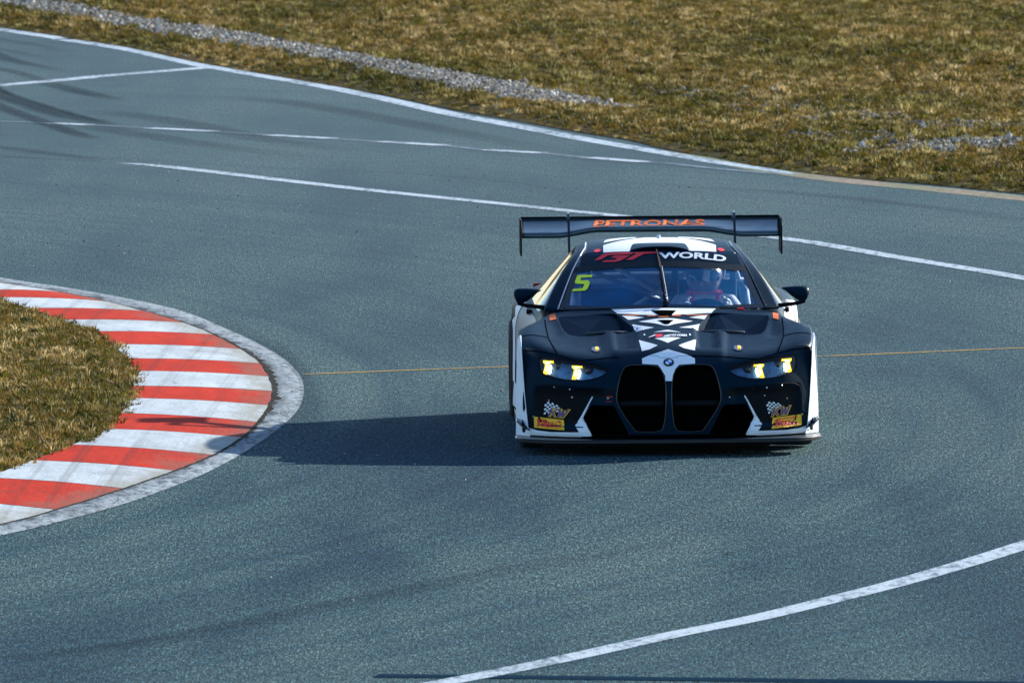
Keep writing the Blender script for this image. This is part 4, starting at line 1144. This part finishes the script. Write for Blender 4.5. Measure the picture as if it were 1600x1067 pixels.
# ---- wiper
bm = bmesh.new()
Pw = []
for t in np.linspace(0, 1, 12):
    p = (.02 - .045 * t, 1.64 + t * .62); h, n = cast(p, 'T', GHB); Pw.append(h + n * .022)
tube(bm, Pw, [.009 - .004 * t for t in np.linspace(0, 1, 12)], 8)
Pb = []
for t in np.linspace(.30, 1, 9):
    p = (.035 - .05 * t, 1.64 + t * .62); h, n = cast(p, 'T', GHB); Pb.append(h + n * .008)
tube(bm, Pb, .004, 6)
box(bm, Pw[0], (.035, .04, .025)); frombm('wiper', bm, M_black, car, True)
bm = bmesh.new(); tube(bm, [p + Vector((.016, -.004, .004)) for p in Pw[0:8]], .003, 6); frombm('wiper_hose', bm, M_silver, car, True)

#@@DETAILS
# ---- livery, lettering and small fittings (coordinates in the car's own frame, metres)
DEC = {
 'FANG': [(0.931,0.175),(0.871,0.161),(0.785,0.153),(0.591,0.155),(0.619,0.195),(0.588,0.249),(0.546,0.325),(0.507,0.391),(0.55,0.306),(0.578,0.254),(0.569,0.226),(0.52,0.13),None,None,None,None,None],
 'BLADE': [(0.987,0.78),None,None,None,None,None,None,(0.929,0.176),(0.944,0.272),(0.955,0.407),(0.973,0.589),(0.987,0.685)],
 'CHEEK': [(0.372,0.443),(0.588,0.454),(0.759,0.469),(0.849,0.463),(0.893,0.439),(0.906,0.373),(0.909,0.28),(0.939,0.25),(0.931,0.189),(0.871,0.163),(0.785,0.155),(0.597,0.158),(0.626,0.195),(0.55,0.325),(0.513,0.391),(0.372,0.397)],
 'PLATE_R': [(0.692,0.163),(0.898,0.178),(0.898,0.248),(0.701,0.235)],
 'PLATE_L': [(-0.898,0.175),(-0.699,0.166),(-0.702,0.233),(-0.9,0.248)],
 'KW_R': [(0.687,0.243),(0.811,0.252),(0.821,0.312),(0.701,0.305)],
 'KW_L': [(-0.805,0.255),(-0.689,0.246),(-0.663,0.304),(-0.791,0.311)],
 'FLAG_R': [(0.673,0.262),(0.751,0.281),(0.763,0.336),(0.654,0.338)],
 'FLAG_L': [(-0.834,0.263),(-0.746,0.269),(-0.722,0.333),(-0.826,0.347)],
 'GAP1': [(0.332,0.653),(0.462,0.642),(0.606,0.629),(0.749,0.667),(0.863,0.684),(0.981,0.687)],
 'GAPC': [(-0.119,0.281),(-0.074,0.273),(-0.052,0.253),(0.05,0.252),(0.073,0.271),(0.175,0.282),(0.328,0.284)],
 'FGAP': [(0.808,1.401),(0.805,1.109),(0.795,0.778),(0.77,0.547),(0.746,0.397)],
 'FCREASE': [(0.794,0.78),(0.884,0.714),(0.98,0.742)],
 'A': [(-0.357,1.694),(0.371,1.674),(0.33,1.477),(0.122,1.397),(0.061,1.352),(0.029,1.337),(-0.028,1.331),(-0.112,1.383),(-0.191,1.432),(-0.313,1.481)],
 'TR1': [(-0.08,1.515),(0.091,1.509),(0.046,1.3),(-0.029,1.3)],
 'OR1': [(-0.271,1.43),(-0.192,1.42),(-0.141,1.378),(-0.193,1.374),(-0.261,1.398)],
 'OR2': [(-0.119,1.367),(-0.045,1.343),(-0.029,1.286),(0.034,1.292),(0.07,1.348),(0.128,1.387),(0.115,1.319),(0.05,1.26),(-0.081,1.281)],
 'OR3': [(0.151,1.391),(0.307,1.432),(0.288,1.39),(0.156,1.362)],
 'B1': [(-0.283,1.419),(-0.193,1.374),(-0.131,1.325),(-0.241,1.284)],
 'B2': [(0.303,1.425),(0.172,1.333),(0.276,1.288)],
 'CD': [(-0.174,1.204),(-0.031,1.228),(0.067,1.237),(0.197,1.217),(0.025,0.973),(-0.009,0.979)],
 'TR2': [(-0.047,1.162),(0.065,1.165),(0.026,1.01),(-0.005,1.01)],
 'D1': [(-0.222,1.118),(-0.073,0.938),(-0.196,0.903)],
 'D2': [(0.243,1.122),(0.093,0.942),(0.222,0.99)],
 'E1': [(-0.085,0.797),(0.013,0.851),(0.106,0.802)],
 'E2': [(-0.084,0.629),(0.098,0.642),(0.006,0.476)],
 'AC': [(-0.072,0.635),(-0.033,0.632),(-0.021,0.716),(-0.072,0.734)],
 'SL': [(-0.123,0.665),(-0.072,0.734),(-0.074,0.685),(-0.114,0.66)],
 'ACT': [(-0.029,0.622),(0.141,0.699),(0.143,0.759),(-0.016,0.684)],
 'F1': [(-0.187,0.639),(-0.064,0.427),(-0.119,0.365),(-0.174,0.343)],
 'F2': [(0.199,0.658),(0.075,0.426),(0.11,0.377),(0.184,0.348)],
 'G': [(0.002,0.697),(0.13,0.663),(0.18,0.639),(0.18,0.608),(0.073,0.602),(0.047,0.578),(0.029,0.54),(0.022,0.499),(-0.021,0.499),(-0.024,0.535),(-0.054,0.584),(-0.071,0.603),(-0.175,0.609),(-0.175,0.642),(-0.119,0.663)],
 'RND': [(0.001,0.618),(0.002,0.638),(0.036,0.618)],
 'RF_MAIN': [(-0.381,2.578),(-0.079,3.066),(0.119,3.064),(0.394,2.561),(0.39,2.331),(0.216,2.297),(0.187,2.374),(0.125,2.441),(0.01,2.465),(-0.106,2.443),(-0.165,2.385),(-0.2,2.291),(-0.385,2.334)],
 'RF_L': [(-0.375,2.718),(-0.367,2.938),None,None,(-0.146,3.183)],
 'RF_R': [(0.204,3.211),None,(0.387,3.098),(0.396,2.758)],
 'DOT': [(0.43,2.41),(-0.421,2.415),(0.404,2.396)],
 'BAN': [(-0.587,2.157),(-0.316,2.091),(0.034,2.059),(0.342,2.089),(0.629,2.155),(0.561,2.464),(0.305,2.305),(0.019,2.278),(-0.31,2.322),(-0.536,2.452)],
 'BANSTRIP': [(-0.582,2.171),(-0.316,2.107),(0.035,2.075),(0.343,2.105),(0.617,2.163),(0.593,2.247),(0.345,2.18),(0.015,2.141),(-0.314,2.182),(-0.558,2.245)],
 'GG1': [(-0.448,2.243),(-0.391,2.299),(-0.359,2.308),(-0.171,2.266),(-0.197,2.24),(-0.354,2.271),(-0.386,2.245),(-0.411,2.23)],
 'GG2': [(-0.339,2.234),(-0.304,2.251),(-0.203,2.228),(-0.274,2.17),(-0.306,2.166),(-0.397,2.195),(-0.381,2.21),(-0.312,2.193),(-0.289,2.211)],
 'GT': [(-0.183,2.268),(0.003,2.256),(-0.004,2.236),(-0.108,2.234),(-0.189,2.165),(-0.236,2.173),(-0.165,2.239)],
 'WORLD': [(-0.004,2.158),(0.447,2.201),(0.461,2.29),(-0.006,2.242)],
 'FIVE': [(-0.568,2.107),(-0.467,2.065),(-0.47,2.039),(-0.543,2.065),(-0.552,2.035),(-0.498,2.014),(-0.485,1.982),(-0.503,1.919),(-0.52,1.905),(-0.612,1.935),(-0.601,1.957),(-0.537,1.939),(-0.522,1.981),(-0.582,2.012),(-0.588,2.036)],
 'ORL': [(-0.778,1.656),(-0.734,1.684),(-0.73,1.407),(-0.773,1.369)],
 'ORR': [(0.751,1.642),(0.791,1.656),(0.784,1.338),(0.747,1.383)],
 'PIN': [(0.483,0.501,0.689),(-0.477,0.494,0.688)],
 'SCREW': [(0.662,0.247,0.445),(0.763,0.303,0.457),(0.645,0.263,0.39),(0.797,0.357,0.367),(0.406,0.151,0.386)],
 'TRIML': [(-0.756,1.872),(-0.69,2.064),(-0.618,2.326),(-0.548,2.962),None],
 'TRIMR': [(0.813,2.032),None,None,None,None],
 'VENTR': [(0.219,0.928,0.768),(0.249,1.057,0.808),(0.3,1.321,0.844),(0.33,1.448,0.866),(0.541,1.486,0.862),(0.729,1.493,0.856),(0.721,1.282,0.812),(0.687,1.05,0.77),(0.631,0.934,0.751),(0.435,0.906,0.755)],
 'VENTL': [(-0.207,0.915),(-0.244,1.134),(-0.29,1.409),(-0.323,1.491),(-0.593,1.524),(-0.711,1.508),(-0.677,1.254),(-0.66,1.037),(-0.618,0.945),(-0.391,0.833)],
 'DISHL': [(-0.34,0.774),(-0.318,0.611),(-0.284,0.404),(-0.185,0.387)],
 'DUCT': [(0.572,2.023),(0.638,1.79)],
 'COWL': [(-0.695,1.889),(0.022,1.641),(0.74,1.832)],
}

def cl(P): return [p for p in P if p is not None]
# white lower front with the raised fang edge, on both cheeks
FANG = [(.935, .170), (.875, .156), (.788, .150), (.600, .154), (.628, .195), (.590, .255), (.549, .330), (.510, .392), (.545, .312), (.574, .250), (.566, .222), (.518, .129), (.62, .127), (.66, .127), (.72, .127), (.80, .127), (.90, .127), (.96, .127)]
CHK = DEC['CHEEK']
for sg in (1, -1):
    f_ = (lambda P: P) if sg > 0 else mir
    drape('lower_cheek_panel', f_(CHK), 'F', M_black, car, .002)
    tube_drape('cheek_edge', f_(CHK[1:8]), 'F', .0025, M_black, car, closed=False)
    drape('white_fang_trim', f_(FANG), 'F', M_white, car, .006, step=.02)
    # inner edge of the fang stands proud
    tube_drape('fang_edge', f_([(.510, .392), (.549, .322), (.578, .250), (.568, .222), (.520, .131)]), 'F', .005, M_white, car, closed=False, off=.004)
    bl = [(.984, .79), (.999, .785), (1.008, .755), (1.013, .66), (1.017, .5), (1.021, .3), (1.023, .112), (.925, .112), (.940, .168), (.950, .262), (.962, .396), (.974, .578), (.981, .69)]
    bb = f_(bl); bm = bmesh.new()
    yy = [min(.485, cast((max(-.97, min(.97, p[0])), min(.66, p[1])), 'F', BODY)[0].y - .012 + max(0, p[1] - .6) * .9) + (.085 if abs(p[0]) > .983 + (.025 if p[1] < .2 else 0) else .0) for p in bb]
    prism(bm, bb, 'y', yy, .60); bevel(frombm('front_corner_blade', bm, M_white, car), .006, 2)
    # dark canard flick at the corner
    drape('corner_flick', f_([(.937, .178), (.985, .20), (1.0, .225), (.985, .19), (.95, .168)]), 'F', M_body, car, .014, step=.05)
    bm = bmesh.new(); P0 = [(.93, .50, .172), (.975, .50, .19), (1.018, .52, .232)]
    for a, b in zip(P0, P0[1:]):
        q = [bm.verts.new((sg * p[0], p[1] + dy, p[2] + dz)) for dy, dz in ((-.075, -.012), (.03, 0)) for p in (a, b)]
        bm.faces.new((q[0], q[1], q[3], q[2]))
    o = frombm('canard', bm, M_carbon, car); m = o.modifiers.new('s', 'SOLIDIFY'); m.thickness = .008
    # vent louvre and lamp crease
    bm = bmesh.new()
    tube(bm, [(sg * .235, 1.03, .772), (sg * .40, 1.00, .775), (sg * .54, .985, .768)], [.010, .013, .008], 8); frombm('vent_louvre', bm, M_carbon, car, True)
    tube_drape('panel_gap', f_(DEC['GAP1']), 'F', .0042, M_cavity, car, closed=False)
    tube_drape('panel_gap', f_(DEC['FGAP']), 'T', .0042, M_cavity, car, closed=False)
    tube_drape('panel_gap', f_([(.80, .80), (.88, .80), (.985, .80)]), 'T', .0036, M_cavity, car, closed=False)
    # hood pin
    e = empty('hood_pin', (0, 0, 0), car)
    px_, py_ = sg * .480, .506
    drape('pin_plate', [(px_ + .030 * math.cos(a) * 1.1, py_ + .09 * math.sin(a)) for a in [R(20 + 60 * k) for k in range(6)]], 'T', M_glossk, e, .006, step=.05, smooth=False)
    h, n = cast((px_ + .006, py_), 'T', BODY)
    bm = bmesh.new(); bmesh.ops.create_cone(bm, cap_ends=True, segments=16, radius1=.012, radius2=.008, depth=.014, matrix=Matrix.Translation(h + n * .012) @ n.to_track_quat('Z', 'Y').to_matrix().to_4x4()); frombm('pin_glow_dot', bm, M_amber, e)  # amber dot on the pin, given a glow of its own
    for q in ((.663, .442), (.766, .453), (.647, .387), (.80, .361), (.407, .385), (.905, .25)):
        h, n = cast((sg * q[0], q[1]), 'F', BODY)
        bm = bmesh.new(); bmesh.ops.create_cone(bm, cap_ends=True, segments=10, radius1=.006, radius2=.004, depth=.006, matrix=Matrix.Translation(h + n * .003) @ n.to_track_quat('Z', 'Y').to_matrix().to_4x4()); frombm('rivet', bm, M_silver, car)
    drape('roof_light', [(sg * .425 + .024 * math.cos(a), 2.41 + .05 * math.sin(a)) for a in np.linspace(0, 2 * math.pi, 15)[:-1]], 'T', M_red, car, .004, GH)
tube_drape('panel_gap', DEC['GAPC'], 'T', .0042, M_cavity, car, closed=False)
# red tow point left, tow strap tag
h, n = cast((-.40, .395), 'F', BODY)
bm = bmesh.new(); box(bm, h + Vector((0, -.004, 0)), (.045, .012, .012)); box(bm, h + Vector((0, -.004, -.032)), (.04, .012, .006)); tag(frombm('tow_tab', bm, M_redd, car), kind='stuff')
# tyre maker plates, suspension stickers, chequered flags
def plate(quad, flip):
    e = empty('sponsor_plate', (0, 0, 0), car)
    drape('plate', quad, 'F', M_yel, e, .006, step=.03)
    a, b, c, d = [Vector(p) for p in quad]
    def L(u_, v_): return tuple((a * (1 - u_) + b * u_) * (1 - v_) + (d * (1 - u_) + c * u_) * v_)
    # tall bowed capital whose top bar runs over the other letters, then the plain strokes of the word
    def st(*poly): drape('letter_stroke', [L(*p) for p in poly], 'F', M_red, e, .0088, None, .2, False)
    st((.10, .14), (.18, .14), (.18, .86), (.10, .86)); st((.18, .76), (.90, .76), (.90, .86), (.18, .86)); st((.82, .66), (.90, .66), (.90, .76), (.82, .76)); st((.18, .60), (.70, .60), (.76, .66), (.18, .66))
    x_ = .25
    for ch in 'IRELLI':
        if ch == 'I': st((x_, .14), (x_ + .04, .14), (x_ + .04, .50), (x_, .50)); x_ += .075
        else:
            st((x_, .14), (x_ + .035, .14), (x_ + .035, .50), (x_, .50))
            if ch in 'EL': st((x_ + .035, .14), (x_ + .10, .14), (x_ + .10, .21), (x_ + .035, .21))
            if ch in 'ER': st((x_ + .035, .43), (x_ + .10, .43), (x_ + .10, .50), (x_ + .035, .50))
            if ch == 'E': st((x_ + .035, .29), (x_ + .09, .29), (x_ + .09, .35), (x_ + .035, .35))
            if ch == 'R': st((x_ + .035, .27), (x_ + .10, .27), (x_ + .10, .33), (x_ + .035, .33)); st((x_ + .075, .33), (x_ + .105, .33), (x_ + .105, .43), (x_ + .075, .43)); st((x_ + .05, .27), (x_ + .085, .14), (x_ + .12, .14), (x_ + .08, .27))
            x_ += .13
plate(DEC['PLATE_R'], 0); plate(DEC['PLATE_L'], 1)
for t_ in ('R', 'L'):
    q = DEC['KW_' + t_]
    q2 = [(p[0] - .004, p[1] - .003) for p in q]
    A4, B4, C4_, D4 = [Vector(p) for p in q]
    def LK(u_, v_): return tuple((A4 * (1 - u_) + B4 * u_) * (1 - v_) + (D4 * (1 - u_) + C4_ * u_) * v_)
    def seg(p, t, w_): return [(p[0] - w_, p[1]), (p[0] + w_, p[1]), (t[0] + w_, t[1]), (t[0] - w_, t[1])]
    strokes = [((.06, 0), (.10, 1)), ((.14, .40), (.40, 1)), ((.17, .55), (.40, 0)), ((.53, 1), (.60, 0)), ((.60, 0), (.73, .85)), ((.73, .85), (.80, 0)), ((.80, 0), (.96, 1))]
    for k_, (p_, t2) in enumerate(strokes):
        g_ = seg(p_, t2, .085); g_ = [(x_ + .022, y_ * 1.10 - .07) for x_, y_ in g_]
        drape('letter_outline', [LK(*z_) for z_ in g_], 'F', M_yel, car, .0060 + .0004 * k_, None, .2, False)
        drape('letter_stroke', [LK(*z_) for z_ in seg(p_, t2, .048)], 'F', M_purple, car, .0095 + .0004 * k_, None, .2, False)
    a, b, c, d = [Vector(p) for p in DEC['FLAG_' + t_]]
    V_ = []; F_ = []
    for i in range(7):
        for j in range(6):
            if (i + j) % 2 or (i > 4 and j < 2): continue
            qd = []
            for (u_, v_) in ((i, j), (i + 1, j), (i + 1, j + 1), (i, j + 1)):
                u2, v2 = u_ / 7, v_ / 6; v2 += .10 * math.sin(u2 * 5)
                p = (a * (1 - u2) + b * u2) * (1 - v2) + (d * (1 - u2) + c * u2) * v2
                h, n = cast(p, 'F', BODY); qd.append(h + n * .0055)
            k = len(V_); V_ += qd; F_.append((k, k + 1, k + 2, k + 3))
    pyd('chequered_flag_print', V_, F_, M_white, car)
# hood graphics
def dec(key, mat, off=.003, ax='T', bv=None, name='hood_graphic', step=.03): return drape(name, cl(DEC[key]), ax, mat, car, off, bv, step)
for k in ('A', 'B1', 'B2', 'CD', 'D1', 'D2', 'E1', 'E2', 'F1', 'F2'): dec(k, M_white)
for k in ('TR1', 'TR2'): dec(k, M_cavity, .005, name='hood_inlet_dark')  # flat black patches paint the dark of the openings, nothing is cut
for k, c_, s_ in (('OR1', 1.405, .55), ('OR3', 1.405, .55)):
    drape('hood_graphic', [(x_, c_ + (y_ - c_) * s_) for x_, y_ in DEC[k]], 'T', M_orange, car, .0045)
for P_ in ([(-.118, 1.36), (-.06, 1.345), (-.05, 1.315), (-.10, 1.325)], [(-.045, 1.335), (-.03, 1.297), (.034, 1.297), (.05, 1.335), (.03, 1.275), (-.03, 1.272)], [(.06, 1.345), (.125, 1.375), (.11, 1.335), (.055, 1.315)]):
    drape('hood_graphic', P_, 'T', M_orange, car, .0045)
drape('hood_graphic', DEC['G'], 'F', M_white, car, .0035, None, .02)
dec('SL', M_white, .006); dec('AC', M_red, .0065)
text_on('lettering', 'ASSETTO CORSA', DEC['ACT'], 'T', M_white, car, off=.0065, bold=.05, shear=.15)
for x_ in (-.145, .162):
    drape('hood_dot', [(x_ + .006 * math.cos(a), .76 + .03 * math.sin(a)) for a in np.linspace(0, 6.283, 9)[:-1]], 'T', M_white, car, .0065)
for k in ('ORL', 'ORR'):
    P_ = cl(DEC[k]); dec(k, M_orange, .004, name='sticker', step=.1)
# roundel: black ring, white rim, blue and white quarters
rc = Vector((.002, .615)); e = empty('roundel', (0, 0, 0), car)
drape('roundel_ring', [(rc.x + .036 * math.cos(a), rc.y + .024 * math.sin(a)) for a in np.linspace(0, 2 * math.pi, 33)[:-1]], 'F', M_glossk, e, .007, step=.02)
for k in range(4):
    A_ = np.linspace(k * math.pi / 2, (k + 1) * math.pi / 2, 9)
    drape('roundel_quarter', [tuple(rc)] + [(rc.x + .0225 * math.cos(a), rc.y + .015 * math.sin(a)) for a in A_], 'F', M_blue if k in (1, 3) else M_white, e, .010, step=.02, smooth=False)
# roof graphics and windscreen banner
dec('RF_MAIN', M_white, .0035, 'T', GH, 'roof_graphic')
drape('roof_graphic', [(-.375, 2.72), (-.36, 2.94), (-.33, 3.05), (-.24, 3.16), (-.146, 3.2), (-.14, 3.05)], 'T', M_white, car, .0035, GH)
drape('roof_graphic', [(.39, 2.74), (.375, 2.96), (.345, 3.06), (.25, 3.16), (.15, 3.2), (.15, 3.05)], 'T', M_white, car, .0035, GH)
# low roof scoop
V_ = []; F_ = []; nx, ny = 25, 10
for j in range(ny):
    for i in range(nx):
        u_ = i / (nx - 1) * 2 - 1; t_ = j / (ny - 1)
        x_ = u_ * (.21 - .02 * t_); y_ = 2.29 + .30 * t_
        h, n = cast((x_, y_), 'T', GH)
        V_.append(h + n * (.002 + .026 * (1 - t_) ** .8 * max(0, 1 - abs(u_) ** 3)))
        if i and j: F_.append(((j - 1) * nx + i - 1, (j - 1) * nx + i, j * nx + i, j * nx + i - 1))
bmx = pyd('roof_scoop', V_, F_, M_body, car, True); bmx.modifiers.new('s', 'SOLIDIFY').thickness = .004
bm = bmesh.new(); h, n = cast((.01, 2.95), 'T', GH); bmesh.ops.create_cone(bm, cap_ends=True, segments=12, radius1=.018, radius2=.010, depth=.03, matrix=Matrix.Translation(h + n * .01)); frombm('roof_antenna', bm, M_silver, car)
ban = [(-.60, 2.155), (-.45, 2.115), (-.316, 2.09), (-.15, 2.068), (.03, 2.06), (.2, 2.072), (.342, 2.09), (.48, 2.12), (.60, 2.155), (.545, 2.375), (.45, 2.335), (.305, 2.297), (.15, 2.277), (.0, 2.272), (-.15, 2.277), (-.31, 2.30), (-.45, 2.335), (-.545, 2.375)]
drape('windscreen_banner', ban, 'T', M_body, car, .003, GH, .04)
strip = [(-.602, 2.150), (-.45, 2.112), (-.316, 2.086), (-.15, 2.064), (.03, 2.056), (.2, 2.068), (.342, 2.086), (.48, 2.116), (.602, 2.150), (.585, 2.225), (.45, 2.180), (.342, 2.160), (.2, 2.143), (.03, 2.132), (-.15, 2.140), (-.314, 2.160), (-.45, 2.180), (-.585, 2.225)]
drape('banner_dark_strip', strip, 'T', simple('banner_dark_navy', (.001, .007, .012), .5, spec=.15), car, .0045, GH, .05)  # dark printed strip along the banner's lower edge
for k in ('GG1', 'GG2', 'GT'): drape('lettering_stroke', DEC[k], 'T', M_red, car, .007, GH, .05, False)
text_on('lettering', 'WORLD', DEC['WORLD'], 'T', M_white, car, GH, .008, .035)
drape('race_number', [(x_, y_) for x_, y_ in DEC['FIVE']], 'T', M_neon, car, .006, GH, .04, False)
# black screen border, silver trim, red cutoff light
for sg in (-1, 1):
    f_ = (lambda P: P) if sg > 0 else mir
    drape('screen_border', f_([(.700, 1.765), (.672, 1.86), (.638, 1.99), (.60, 2.15), (.545, 2.37), (.53, 2.36), (.565, 2.14), (.60, 1.97), (.632, 1.85), (.655, 1.76), (.63, 1.735)]), 'T', M_glossk, car, .004, GH, .03)
    tube_drape('screen_trim', f_([(.71, 1.78), (.66, 1.97), (.60, 2.19), (.54, 2.38), (.505, 2.58), (.495, 2.9)]), 'T', .005, M_silver if sg < 0 else M_glossk, car, GH, .003, False)
drape('screen_border', [(-.70, 1.765), (-.36, 1.64), (0, 1.602), (.36, 1.64), (.70, 1.765), (.67, 1.80), (.36, 1.665), (0, 1.630), (-.36, 1.665), (-.67, 1.80)], 'T', M_glossk, car, .004, GH, .03)
h, n = cast((.535, 1.66), 'T', BODY); bm = bmesh.new(); box(bm, h + n * .008, (.045, .02, .012)); frombm('cutoff_light', bm, M_red, car)
# side graphics: grey door field, white rear quarters
for ax, sg in (('R', 1), ('L', -1)):
    drape('side_graphic', [(2.0, .55), (2.0, .79), (3.05, .80), (3.30, .845), (3.48, .66), (3.3, .45), (2.6, .45)], ax, M_grey, car, .003, None, .05)
    drape('side_graphic', [(3.34, .845), (3.62, .80), (3.52, .74), (3.72, .70), (3.60, .64), (3.5, .50), (3.42, .30), (3.2, .30), (3.30, .5), (3.45, .66)] if sg < 0 else [(3.34, .845), (3.9, .80), (3.9, .74), (3.60, .66), (3.5, .50), (3.42, .30), (3.2, .30), (3.30, .5), (3.45, .66)], ax, M_white, car, .006, None, .04)
    drape('side_graphic', [(1.45, .13), (1.45, .30), (1.60, .26), (3.3, .30), (3.45, .13)], ax, M_white, car, .004, None, .06)
    h, n = cast((2.95, .80), ax, BODY); bm = bmesh.new(); box(bm, h + n * .01, (.03, .12, .03)); frombm('door_handle', bm, M_black, car)
    bm = bmesh.new(); box(bm, (sg * .93, 2.4, .075), (.12, 2.0, .07)); bevel(frombm('side_skirt', bm, M_carbon, car), .008)
    bm = bmesh.new(); box(bm, (sg * .62, 4.80, .86), (.42, .03, .07)); bevel(frombm('tail_light', bm, M_redd, car), .01)
bm = bmesh.new(); box(bm, (0, 4.72, .16), (1.5, .35, .02)); bevel(frombm('diffuser', bm, M_carbon, car), .005)

# ================================================================== THE DRIVER
def driver():
    root = empty('person', NOSE + Vector((0, 0, 0))); root.rotation_euler = car.rotation_euler
    tag(root, 'driver in white race suit, red collar and dark helmet gripping the wheel', 'person')
    J = {}
    V_ = []; E_ = []; Rr = []
    def jv(n, p, r, par=None):
        J[n] = len(V_); V_.append(p); Rr.append(r)
        if par is not None: E_.append((J[par], J[n]))
    X = .32
    jv('pelvis', (X, 2.78, .46), .15); jv('waist', (X, 2.80, .58), .135, 'pelvis'); jv('chest', (X, 2.79, .74), .155, 'waist'); jv('uchest', (X, 2.78, .86), .13, 'chest')
    jv('neck', (X, 2.765, .935), .06, 'uchest'); jv('head', (X, 2.745, 1.02), .085, 'neck')
    for s, n in ((-1, 'l'), (1, 'r')):
        jv(n + 'sh', (X + s * .175, 2.76, .865), .068, 'uchest'); jv(n + 'ua', (X + s * .225, 2.66, .80), .056, n + 'sh'); jv(n + 'el', (X + s * .235, 2.55, .735), .048, n + 'ua')
        jv(n + 'fa', (X + s * .19, 2.44, .80), .043, n + 'el'); jv(n + 'wr', (X + s * .155, 2.36, .86), .030, n + 'fa'); jv(n + 'pm', (X + s * .145, 2.315, .885), .034, n + 'wr')
        for k in range(4):
            bx, bz = X + s * (.150 - .004 * k), .915 - .022 * k; L = [.9, 1.0, .95, .8][k]
            jv(f'{n}f{k}a', (bx, 2.292, bz), .0095, n + 'pm'); jv(f'{n}f{k}b', (bx - s * .012, 2.272 - .012 * L, bz), .009, f'{n}f{k}a'); jv(f'{n}f{k}c', (bx - s * .036 * L, 2.275, bz - .004), .008, f'{n}f{k}b')
        jv(n + 'ta', (X + s * .128, 2.325, .92), .011, n + 'pm'); jv(n + 'tb', (X + s * .108, 2.30, .935), .0095, n + 'ta')
        jv(n + 'hip', (X + s * .10, 2.72, .44), .10, 'pelvis'); jv(n + 'kn', (X + s * .14, 2.38, .60), .068, n + 'hip'); jv(n + 'sk', (X + s * .11, 2.18, .42), .050, n + 'kn'); jv(n + 'an', (X + s * .09, 2.04, .30), .04, n + 'sk'); jv(n + 'toe', (X + s * .09, 1.99, .38), .035, n + 'an')
    me = bpy.data.meshes.new('body'); me.from_pydata(V_, E_, []); o = bpy.data.objects.new('t', me); COL.objects.link(o)
    sk = o.modifiers.new('skin', 'SKIN'); o.modifiers.new('sub', 'SUBSURF').levels = 2
    for i, r_ in enumerate(Rr): me.skin_vertices[0].data[i].radius = (r_, r_)
    me.skin_vertices[0].data[0].use_root = True
    sk.use_smooth_shade = True
    m2 = evaluated(o); bpy.data.objects.remove(o)
    b = link('body', m2, None, root, True); m2.materials.clear(); m2.materials.append(M_suit)
    # helmet: shell, visor, stripe, collar
    hc = Vector((X, 2.735, 1.045)); bm = bmesh.new(); bmesh.ops.create_uvsphere(bm, u_segments=32, v_segments=20, radius=1)
    for v in bm.verts:
        c = v.co; q = Vector((c.x * .128, c.y * .155, c.z * .135))
        if c.z < -.1 and c.y < 0: q.y *= 1.08; q.x *= .92
        if c.z < -.75: q.z = -.75 * .135
        v.co = hc + q
    H_ = frombm('helmet', bm, M_helm, root, True)
    hb = bvh_of(H_.data)
    def front_patch(nm, poly, mat, off):
        vv, ff = mesh2d(poly, .02); P = []
        for p in vv:
            h = hb.ray_cast(Vector((p[0], 1.0, p[1])), Vector((0, 1, 0)))
            P.append(h[0] + h[1] * off if h[0] else Vector((p[0], 2.6, p[1])))
        pyd(nm, P, ff, mat, H_, True)
    front_patch('visor', [(X - .095, 1.03), (X + .095, 1.03), (X + .10, 1.075), (X + .07, 1.10), (X - .07, 1.10), (X - .10, 1.075)], M_visor, .004)
    front_patch('helmet_stripe', [(X - .03, 1.106), (X + .055, 1.10), (X + .05, 1.135), (X - .005, 1.145)], M_suit, .003)
    front_patch('helmet_panel', [(X - .02, 1.03), (X + .025, 1.02), (X + .035, 1.095), (X - .01, 1.10)], M_suit, .006)
    bm = bmesh.new(); tube(bm, [(X + .11 * math.cos(a), 2.76 + .11 * math.sin(a), .935 - .02 * math.sin(a)) for a in np.linspace(0, 6.283, 20)[:-1]], .022, 8, True); frombm('collar', bm, M_red, root, True)
    for s in (-1, 1):
        bm = bmesh.new(); tube(bm, [(X + s * .09, 2.85, .95), (X + s * .09, 2.72, .925), (X + s * .085, 2.62, .80), (X + s * .07, 2.62, .6)], .016, 6); frombm('harness_strap', bm, M_red, root, True)
driver()
